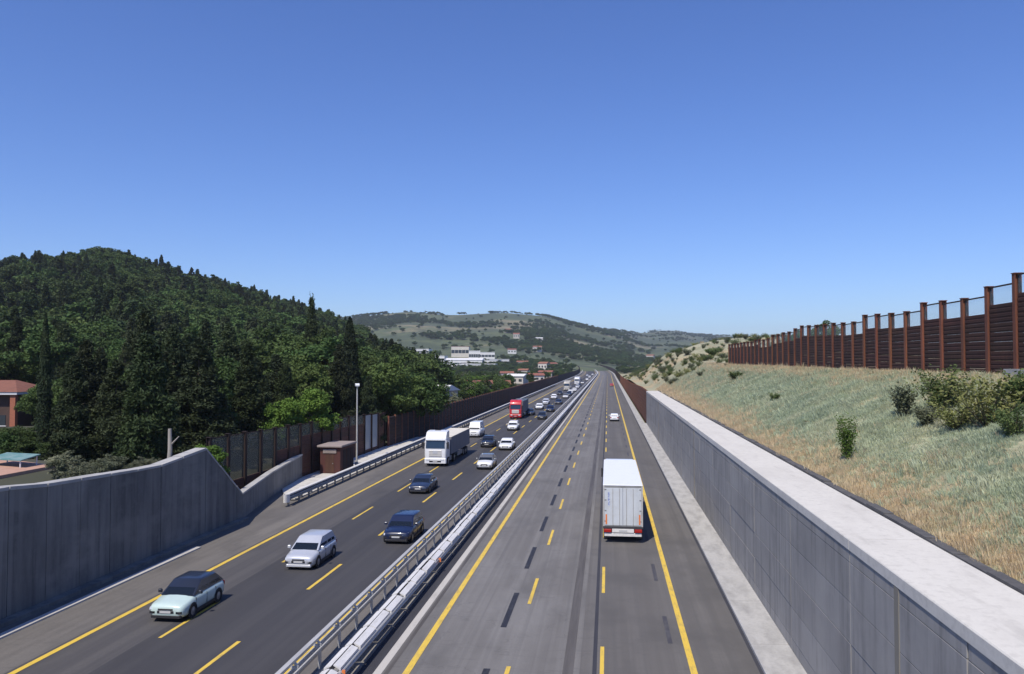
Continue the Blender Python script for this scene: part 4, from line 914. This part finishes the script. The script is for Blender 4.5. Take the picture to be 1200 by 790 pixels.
# pale bare trunk behind the wall
X, Y = at_dist(200, 52); z = float(left_z(X, Y))
t = thing('tree_stump', 'pale bare tree trunk standing behind the left wall', 'tree trunk', (X, Y, z-.1))
MB().tube((0,0,0),(.05,0,1.2),.17,.14,9).tube((.05,0,1.2),(0,.03,2.6),.14,.11,9).build('trunk', M['bark_pale'], t, 60); MB().tube((.05,0,1.5),(.6,.1,2.1),.06,.03,6).build('branch', M['bark_pale'], t, 60)
# individual trees filling the slope
random.seed(5); cnt = 0
def ycap(px): return float(np.interp(px, [0,60,100,170,240,300,340,400,430,470,520,560],[440,440,405,372,385,385,395,388,402,418,440,452]))
placed = []
for tries in range(4000):
    px = random.uniform(-60, 520); D = random.uniform(62, 175)
    X, Y = at_dist(px, D)
    if X > (-37 if Y < 105 else -35): continue
    if px < 48 and D < 140: continue
    if px < 75 and D < 90: continue
    if any((X-a)**2+(Y-b)**2 < (3.6+D*.012)**2 for a, b in placed): continue
    z = float(left_z(X, Y)); hmax = CAM_H+(425-ycap(px)-random.uniform(0,14))/FPX*D - z
    h = min(random.uniform(8,14), hmax)
    if h < 3.5: continue
    placed.append((X, Y)); pr_ = random.random()
    kind = 'cedar' if pr_ < (.62 if px < 330 else .3) else 'pine' if pr_ < .75 else 'broad'
    zone = 'by the thin cypress' if px < 95 else 'above the tall left wall' if px < 245 else 'around the bright green trees' if px < 385 else 'right of the lamp post'
    row = 'front row' if D < 95 else 'middle rows' if D < 135 else 'back rows'
    kn = {'cedar':'dark spreading cedar','pine':'dark narrow pine','broad':'mid-green broadleaf tree'}[kind]
    tree(kind, X, Y, h, '%s, %s of the wood, %s' % (kn, row, zone), '%ss of the wood, %s, %s' % (kn, row, zone), wide=random.uniform(.85,1.25))
    cnt += 1
    if cnt >= 130: break

# scatter through geometry nodes, for what nobody could count
def scatter(name, P, rz, sc, pi, protos, label, cat):
    me = bpy.data.meshes.new(name); me.vertices.add(len(P)); me.vertices.foreach_set('co', np.asarray(P, np.float32).ravel())
    for an, dt, vals in (('rz','FLOAT',rz),('sc','FLOAT_VECTOR',sc),('pi','INT',pi)):
        at = me.attributes.new(an, dt, 'POINT'); at.data.foreach_set('vector' if dt == 'FLOAT_VECTOR' else 'value', np.asarray(vals).ravel())
    o = link(name, me); tag(o, label, cat, kind='stuff')
    ng = bpy.data.node_groups.new(name, 'GeometryNodeTree'); ng.interface.new_socket('Geometry', in_out='INPUT', socket_type='NodeSocketGeometry'); ng.interface.new_socket('Geometry', in_out='OUTPUT', socket_type='NodeSocketGeometry')
    N = ng.nodes; L = ng.links; gi = N.new('NodeGroupInput'); go = N.new('NodeGroupOutput'); ip = N.new('GeometryNodeInstanceOnPoints'); j = N.new('GeometryNodeJoinGeometry')
    for p in protos:
        oi = N.new('GeometryNodeObjectInfo'); oi.inputs['Object'].default_value = p; oi.inputs['As Instance'].default_value = True; L.new(oi.outputs['Geometry'], j.inputs[0])
    def na(an, ty):
        n = N.new('GeometryNodeInputNamedAttribute'); n.data_type = ty; n.inputs['Name'].default_value = an
        return n.outputs['Attribute']
    cx = N.new('ShaderNodeCombineXYZ'); L.new(na('rz','FLOAT'), cx.inputs[2])
    ip.inputs['Pick Instance'].default_value = True
    L.new(gi.outputs[0], ip.inputs['Points']); L.new(j.outputs[0], ip.inputs['Instance']); L.new(na('pi','INT'), ip.inputs['Instance Index'])
    L.new(cx.outputs[0], ip.inputs['Rotation']); L.new(na('sc','FLOAT_VECTOR'), ip.inputs['Scale']); L.new(ip.outputs[0], go.inputs[0])
    md_ = o.modifiers.new('scatter', 'NODES'); md_.node_group = ng
    return o
def proto_obj(name, me): return bpy.data.objects.new(name, me)   # never linked: only feeds the scatter
def far_proto(c): return proto_obj(c.name, c)
# forest on the hill
pts = []; rg = np.random.default_rng(77)
for D in np.arange(135, 690, 6.2):
    da = 6.4/D
    for a in np.arange(-.83, -.103, da):
        aa = a+rg.uniform(-.5,.5)*da; dd = D+rg.uniform(-3,3)
        px = 600+FPX*aa
        X = aa*dd*_cy - dd*_sy; Y = aa*dd*_sy + dd*_cy
        Dr = np.interp(px, [-300,100,420,600],[430,470,620,760])
        if dd > Dr+25 or X-float(dxf(Y)) > -36: continue
        if px > 430 and dd > 330 and rg.random() < .45: continue
        pts.append((X, Y, dd, px))
pts = np.array(pts); zz = left_z(pts[:,0], pts[:,1])
kinds = ['pine','cedar','cypress','broad']; fp = []; kidx = []
for k in kinds:
    kidx.append(range(len(fp), len(fp)+len(PROTO[k]))); fp += [far_proto(c) for c, t in PROTO[k]]
nz = vnoise(pts[:,0], pts[:,1], .03, 9); elev = np.clip((zz-15)/40, 0, 1)
order = np.argsort(pts[:,2]); NIND = 290; vis = [i for i in order if -20 < pts[i,3] < 560][:NIND]; visset = set(vis)
P = []; RZ = []; SCL = []; PI = []
for i in range(len(pts)):
    r = rg.random(); e = elev[i]
    if r < .34+.14*e: k = 0
    elif r < .46+.2*e: k = 1
    elif r < .50+.26*e: k = 2
    else: k = 3
    if nz[i] > .25 and r < .6: k = 3
    h = {0:rg.uniform(6.5,13),1:rg.uniform(6.5,13),2:rg.uniform(7,14),3:rg.uniform(6,12.5)}[k]; wd = rg.uniform(.85,1.3)*(1.3 if k == 2 else 1.2 if k == 3 else 1); h *= 1.24
    v = int(rg.integers(len(kidx[k])))
    if i in visset:
        kn = kinds[k]
        tree(kn, pts[i,0], pts[i,1], h, {'pine':'dark narrow pine on the lower slope of the forest hill','cedar':'dark spreading cedar on the lower slope of the forest hill','cypress':'dark columnar cypress on the lower slope of the forest hill','broad':'rounded broadleaf tree on the lower slope of the forest hill'}[kn], {'pine':'pines on the forest hill','cedar':'cedars on the forest hill','cypress':'cypresses on the forest hill','broad':'broadleaf trees on the forest hill'}[kn], v=v, wide=wd, z=float(zz[i]), sink=.2)
    else:
        P.append((pts[i,0],pts[i,1],zz[i]-.3)); RZ.append(rg.uniform(0,6.28)); SCL.append((h/10*wd,h/10*wd,h/10)); PI.append(len(fp)-1-kidx[k][v])
scatter('forest', P, RZ, SCL, PI, fp, 'dense dark wood covering the upper forest hill', 'forest')

# valley trees along the left barrier and in the valley
random.seed(21); n = 0
BMESH = [far_proto(c) for c, t in PROTO['broad']] + [far_proto(c) for c, t in PROTO['bright']] + [far_proto(PROTO['olive'][0][0])]
P = []; RZ = []; SCL = []; PI = []
for i in range(520):
    Y = 150*math.exp(random.uniform(0, 2.1)); u = random.uniform(-34, -34-Y*.22); X = u+float(dxf(Y))
    px, D = colpx(X, Y); z = float(max(left_z(X, Y), far_z(X, Y) if D > 760 else -9))
    h = random.uniform(3.5,7.5)
    h = max(1.6, min(h, CAM_H - D*.0095 - z))
    if i < 110 and Y < 420:
        k = random.choices(['broad','bright','olive'],[.62,.14,.24])[0]
        tree(k, X, Y, h, {'broad':'green broadleaf tree in the valley behind the long dark barrier','bright':'yellow-green tree in the valley behind the long dark barrier','olive':'pale grey-green shrub in the valley behind the long dark barrier'}[k], {'broad':'green trees behind the long barrier','bright':'yellow-green trees behind the long barrier','olive':'pale shrubs behind the long barrier'}[k], z=z, wide=random.uniform(.9,1.3), cat='shrub' if k == 'olive' else 'tree')
    else:
        P.append((X,Y,z-.2)); RZ.append(random.uniform(0,6.28)); s_ = h/10*random.uniform(.9,1.4); SCL.append((s_,s_,h/10)); PI.append(random.choice([5,4,3,5,4,3,2,0]))
# trees and hedges over the far hills
rg = np.random.default_rng(5)
cand = 0
while cand < 18000:
    px = rg.uniform(380, 900); D = 800+rg.random()**.8*(2300 if px < 735 else 3600)
    X, Y = at_dist(px, D); dn = vnoise(X, Y, .006, 2)+.6*vnoise(X, Y, .019, 6)
    cand += 1
    if dn < .12 and rg.random() > .035: continue
    if D < 1100 and abs(X-float(dxf(Y))+10) < 26: continue
    z = float(far_z(np.float64(X), np.float64(Y))); h = rg.uniform(5,10)
    P.append((X,Y,z-.4)); RZ.append(rg.uniform(0,6.28)); s_ = h/10*rg.uniform(1.1,1.9); SCL.append((s_,s_,h/10)); PI.append(int(rg.choice([5,4,3])))
scatter('valley_trees', P, RZ, SCL, PI, BMESH, 'scattered trees and hedges over the valley and the far hills', 'trees')

# ------------------------------------------------------------------ shrubs and grass on the right bank
def shrub_mesh(seed, nst=26, h=1.6, spread=.8, size=.12, m='leaf_shrub', per=34):
    per = int(per*2.4); size *= .58
    rg = np.random.default_rng(seed); P = []; B = []; st = MB()
    for k in range(nst):
        a = rg.uniform(0,6.28); s_ = spread*rg.uniform(.2,1.); top = h*rg.uniform(.55,1.)
        e = np.array([math.cos(a)*s_, math.sin(a)*s_, top]); f = rg.uniform(.15,1.,(per,1))
        p = e*f + np.array([0,0,.25*h])*np.sin(f*3.14)*.3 + rg.normal(size=(per,3))*.09*h/1.6
        P.append(p); B.append(np.tile([e[0]*.3,e[1]*.3,.5],(per,1)))
        if k % 2 == 0: st.tube((0,0,-.15), tuple(e*.8), .02, .006, 4)
    return leaf_mesh('foliage', np.concatenate(P), size, M[m], np.concatenate(B), seed=seed), st.mesh('stem', M['bark'])
SHR = {'green': shrub_mesh(1), 'young': shrub_mesh(2, 24, 2.0, .5, .075, 'leaf_bright', 40), 'yellow': shrub_mesh(3, 34, 1.7, 1.3, .10, 'leaf_yel', 22), 'dark': shrub_mesh(4, 30, 1.7, 1.0, .09, 'leaf_shrub', 30), 'grey': shrub_mesh(5, 22, 1.5, .7, .11, 'leaf_olive', 30)}
def shrub(kind, u, Y, h, label, group=None, wide=1.):
    f, s_ = SHR[kind]; base = {'green':1.6,'young':2.0,'yellow':1.7,'dark':1.7,'grey':1.5}[kind]
    o = thing('shrub', label, 'shrub', (u+float(dxf(Y)), Y, float(right_z(u, Y))-.08), random.uniform(0,6), group); k = h/base; o.scale = (k*wide,k*wide,k)
    link('foliage', f, o); link('stem', s_, o)
def bank_hit(px, py):
    d = ray(px, py); best = None
    for t in np.arange(14, 400, .1):
        p = d*t
        if p.x > 9.6 and CAM_H+p.z <= float(right_z(p.x, p.y)): return p.x, p.y
    return None
for (k, px, py, hp, lb, wd) in [
    ('young',993,540,52,'young bright green shrub standing alone low on the grass bank',1.0),
    ('dark',1103,482,50,'dark green leafy shrub just below the right barrier',1.3),
    ('grey',1058,490,40,'thin grey-green shrub left of the dark leafy shrub on the bank',1.0),
    ('yellow',1160,500,62,'large yellow-green broom bush below the nearest right barrier posts',1.2),
    ('yellow',1120,505,36,'low yellow-green bush between the dark shrub and the large broom bush',1.3),
    ('dark',1188,512,40,'dark green shrub at the right picture edge under the broom bush',1.2),
    ('green',1200,480,44,'green shrub at the right edge by the footing block',1.2),
    ('grey',1085,500,26,'small grey-green shrub under the dark leafy shrub',1.4),
    ('green',908,470,10,'tiny green tuft on the bank below the middle of the right barrier',1.5),
    ('green',862,446,12,'tiny green tuft near the far end of the right barrier',1.5)]:
    hit = bank_hit(px, py)
    if hit: u, Y = hit; shrub(k, u, Y, hp/FPX*Y, lb, None, wd)
random.seed(9); n = 0
while n < 120:
    Y = random.uniform(140, 460); u = random.uniform(10.8, 80)
    if vnoise(u, Y, .07, 3) < -.25: continue
    n += 1; k = random.choice(['dark','dark','grey','green','yellow'])
    shrub(k, u, Y, random.uniform(.8,2.4), {'dark':'dark green bush on the sandy hill past the right barrier','grey':'grey-green bush on the sandy hill past the right barrier','green':'green bush on the sandy hill past the right barrier','yellow':'yellow-green bush on the sandy hill past the right barrier'}[k], {'dark':'dark bushes on the sandy hill','grey':'grey bushes on the sandy hill','green':'green bushes on the sandy hill','yellow':'yellow bushes on the sandy hill'}[k], random.uniform(1.2,2.2))
for i, (u, Y, h) in enumerate([(27,104,6.2),(34,150,6.5),(40,165,5.5),(30,135,4.5)]):
    tree('broad', u, Y, h, ['dark treetop showing above the middle of the right barrier','tree behind the far end of the right barrier, left of the dark treetop','rounded treetop behind the right barrier','small tree at the far end of the right barrier'][i], z=float(right_z(u,Y)), v=i)
# grass blades
def tuft(seed, n, h, spread, wd, m, lean=.5):
    rg = random.Random(seed); b = MB()
    for k in range(n):
        a = rg.uniform(0,6.28); r0 = rg.uniform(0,spread); x, y = math.cos(a)*r0, math.sin(a)*r0; hh = h*rg.uniform(.5,1.); l = lean*hh*rg.uniform(.2,1.); c = rg.uniform(0,6.28); dx, dy = math.cos(c)*wd, math.sin(c)*wd; lx, ly = math.cos(a)*l, math.sin(a)*l
        b.add([(x-dx,y-dy,-.03),(x+dx,y+dy,-.03),(x+dx*.6+lx*.45,y+dy*.6+ly*.45,hh*.65),(x-dx*.6+lx*.45,y-dy*.6+ly*.45,hh*.65),(x+lx,y+ly,hh)],[(0,1,2,3),(3,2,4)])
    return b.mesh('grass_tuft', m)
TU = [proto_obj('grass_tuft', tuft(1,26,.42,.28,.012,M['straw'])), proto_obj('grass_tuft', tuft(2,30,.32,.34,.014,M['straw'],.9)), proto_obj('grass_tuft', tuft(3,38,.22,.36,.022,M['sage'],.9)), proto_obj('grass_tuft', tuft(4,34,.30,.4,.02,M['sage'],.7))]
rg = np.random.default_rng(13); N_ = 62000
u = rg.uniform(9.95, 21.2, N_); Y = 14+ (rg.random(N_)**1.5)*150
dens = vnoise(u, Y, .5, 4)*.5+vnoise(u, Y, .16, 7)
low = np.clip(1.2-(u-10)/1.9, 0, 1); hi_ = np.clip((u-17.5)/2.5, 0, 1)
pst = .02+.92*np.maximum(low, hi_*.45) + .1*dens + np.clip((Y-90)/150,0,.2)
isst = rg.random(N_) < pst
pi = np.where(isst, rg.integers(0,2,N_), rg.integers(2,4,N_)); sc = rg.uniform(.4,.85,N_)*np.where(isst,1.,.9)*(1+np.clip((Y-40)/90,0,.6))*np.where(rg.random(N_)<.04,1.7,1.)
scatter('bank_grass', np.stack([u+dxf(Y),Y,right_z(u,Y)],1), rg.uniform(0,6.28,N_), np.stack([sc,sc,sc],1), 3-pi, TU, 'dry straw and sage-green grass covering the right bank', 'grass')

rg = np.random.default_rng(17); N_ = 5200
u = rg.uniform(9.9, 90, N_); Y = rg.uniform(120, 520, N_)
keep = (vnoise(u, Y, .09, 6)+rg.uniform(-.6,.6,N_) > .1) & ((u > 24) | (Y > 135)); u = u[keep]; Y = Y[keep]; N_ = len(u)
SP = [proto_obj('scrub_clump', SHR[k][0]) for k in ('grey','yellow','dark')] + [TU[0], TU[1]]
pi = rg.choice([0,1,2,3,4], N_, p=[.22,.12,.16,.25,.25]); sc = np.where(pi < 3, rg.uniform(.3,1.0,N_), rg.uniform(1.0,2.0,N_))
scatter('hill_scrub', np.stack([u+dxf(Y),Y,right_z(u,Y)-.05],1), rg.uniform(0,6.28,N_), np.stack([sc*1.3,sc*1.3,sc],1), 4-pi, SP, 'low scrub and dry grass over the sandy hill past the right barrier', 'scrub')

# ------------------------------------------------------------------ houses at the left edge
def at_house(px, D): return at_dist(px, D)
hX, hY = at_dist(-10, 112); hz = float(left_z(hX, hY))
hs = thing('house', 'red-brick house with tiled roof and white eaves at the left edge', 'house', (hX, hY, hz-.2), R(8))
zr = CAM_H - 33/FPX*112 - hz + .2
MB().box(-7,5.9,-4,4,0,zr-.35).build('wall', M['brown_dk'], hs)
for xq in (5.92, 2.2, -1.5): MB().box(xq-.35,xq+.35,-4.75,-4.15,0,zr-.36).build('pillar', M['brick'], hs)
MB().box(-7.4,6.6,-5,4.4,zr-.35,zr-.002).build('eaves', M['trim'], hs)
rf = MB().loft([[(-7.5,-5.1,zr),(6.7,-5.1,zr),(6.7,4.6,zr),(-7.5,4.6,zr)],[(-5,-.3,zr+1.5),(3.6,-.3,zr+1.5),(3.6,.1,zr+1.5),(-5,.1,zr+1.5)]]).build('roof', M['tile'], hs)
MB().bbox(-1.2,.2,-3.2,-2.3,zr+.55,zr+1.35,.05).build('skylight', M['lamp'], rf)
for xq in (4.0, .4, -3.4):
    wn = MB().box(xq-.6,xq+.6,-4.06,-4.005,1.0,2.4).build('window', M['window'], hs); MB().box(xq-.7,xq+.7,-4.12,-4.0,.88,.99).build('sill', M['trim'], wn)
# paved yard with canopy
yd = at_dist(22, 49)
yX, yY = yd; yz = 5.05
tag(MB().loft([[(-34.5,yY-9,yz-.6),(-34.5,yY+1.5,yz-.6),(-46,yY+3.5,yz-.6),(-46,yY-9,yz-.6)],[(-34.5,yY-9,yz+.2),(-34.5,yY+1.5,yz+.2),(-46,yY+3.5,yz+.9),(-46,yY-9,yz+.9)]]).build('yard', M['paving']), kind='structure')
cp = thing('garden_canopy', 'small teal canopy on posts over the pink paved yard', 'canopy', (yX-.2, yY+.4, yz+.25-.78))
MB().loft([[(-1.5,-.8,1.28),(.8,-.8,1.20),(.8,.9,1.38),(-1.5,.9,1.46)],[(-1.5,-.8,1.34),(.8,-.8,1.26),(.8,.9,1.44),(-1.5,.9,1.52)]]).build('roof', M['teal'], cp)
for sx in (-1.35,.65):
    for sy in (-.65,.75): MB().tube((sx,sy,0),(sx,sy,1.26 if sy<0 else 1.4),.04,n=6).build('post', M['trim'], cp)
# valley buildings
def house(X, Y, w, d, h, rise, wm, rm, label, group=None, rz=0., z=None, windows=3):
    z = float(far_z(np.float64(X), np.float64(Y))) if z is None else z
    o = thing('house', label, 'building', (X, Y, z-1.0), rz, group); h += 1.0
    wl_ = MB().box(-w/2,w/2,-d/2,d/2,0,h).build('wall', M[wm], o)
    e = .5
    if rise > 0: MB().loft([[(-w/2-e,-d/2-e,h),(w/2+e,-d/2-e,h),(w/2+e,d/2+e,h),(-w/2-e,d/2+e,h)],[(-w/2-e,-.1,h+rise),(w/2+e,-.1,h+rise),(w/2+e,.1,h+rise),(-w/2-e,.1,h+rise)]]).build('roof', M[rm], o)
    else: MB().box(-w/2-.3,w/2+.3,-d/2-.3,d/2+.3,h+.003,h+.5).build('roof', M[rm], o)
    for k in range(windows):
        xq = -w/2+w*(k+.5)/windows
        MB().box(xq-w*.09,xq+w*.09,-d/2-.06,-d/2-.003,h*.45,h*.72).build('window', M['window'], o)
    return o
ind = [(545,424,1000,46,26,9,'wide white industrial hall in the valley, largest of the pale buildings'),(520,425,960,30,22,7,'white flat shed left of the largest pale hall in the valley'),(572,425,1010,30,24,8,'white hall right of the largest pale hall in the valley'),(540,412,1180,26,18,15,'tan block building rising behind the white halls'),(556,416,1120,16,14,13,'tall pale block right of the tan block'),(496,410,1250,24,16,7,'white house left of the tan block on the hill foot'),(506,428,900,22,14,6,'low white shed at the left end of the valley halls'),(585,424,1060,26,16,6,'pale shed at the right end of the valley halls'),(530,430,930,44,20,7,'long white hall in front of the largest pale hall'),(562,431,940,40,20,7,'long white hall in front, just right of the longest front hall'),(512,418,1080,26,18,8,'white block behind the left end of the valley halls'),(570,415,1150,24,16,9,'white block behind the right end of the valley halls')]
for i, (px, py, D, w, d, h, lb) in enumerate(ind):
    X, Y = at_dist(px, D); z = max(float(far_z(np.float64(X), np.float64(Y))), CAM_H-(py+6-425)/FPX*D-h*.6)
    house(X, Y, w, d, h+2, 0 if i != 0 else 2.5, 'plaster' if i in (3,) else 'wroof', 'tile' if i == 3 else 'wroof', lb, rz=random.uniform(-.2,.2), z=z-2, windows=5)
random.seed(31)
for i in range(11):
    px = random.choice([random.uniform(580,700), random.uniform(590,640), random.uniform(600,660), random.uniform(735,780)]); D = random.uniform(860,1700)
    X, Y = at_dist(px, D)
    if abs(X-float(dxf(Y))+10) < 45: continue
    house(X, Y, random.uniform(9,18), random.uniform(8,12), random.uniform(5,9), random.uniform(1.4,2.4), random.choice(['plaster','plaster','wroof']), 'tile' if random.random() < .7 else 'wroof', 'pale house with low roof among the trees of the far hillside', 'houses on the far hillside', random.uniform(-.6,.6))
for i, (px, Y) in enumerate([(556,250),(582,275),(505,190),(606,420),(628,470),(594,520),(640,600),(614,640)]):
    D = Y; X, Y = at_dist(px, D); z = float(left_z(X, Y))
    house(X, Y, random.uniform(7,11), 7, random.uniform(3.2,4.4) , 1.3, 'plaster', random.choice(['wroof','tile']), 'cream house half hidden behind the long dark barrier', 'houses just behind the long dark barrier', random.uniform(-.4,.4), z=z+.4, windows=3)

# ------------------------------------------------------------------ haze
hb = MB().box(-4300,3900,-95,7700,-6,330)
hm = bpy.data.materials.new('haze_air'); hm.use_nodes = True; t = hm.node_tree; t.nodes.clear()
out = t.nodes.new('ShaderNodeOutputMaterial'); pv = t.nodes.new('ShaderNodeVolumePrincipled')
pv.inputs['Color'].default_value = (.82,.88,1.0,1); pv.inputs['Density'].default_value = .00009; pv.inputs['Anisotropy'].default_value = .1
t.links.new(pv.outputs[0], out.inputs['Volume'])
tag(hb.build('haze', hm), kind='stuff')
bpy.context.view_layer.update()
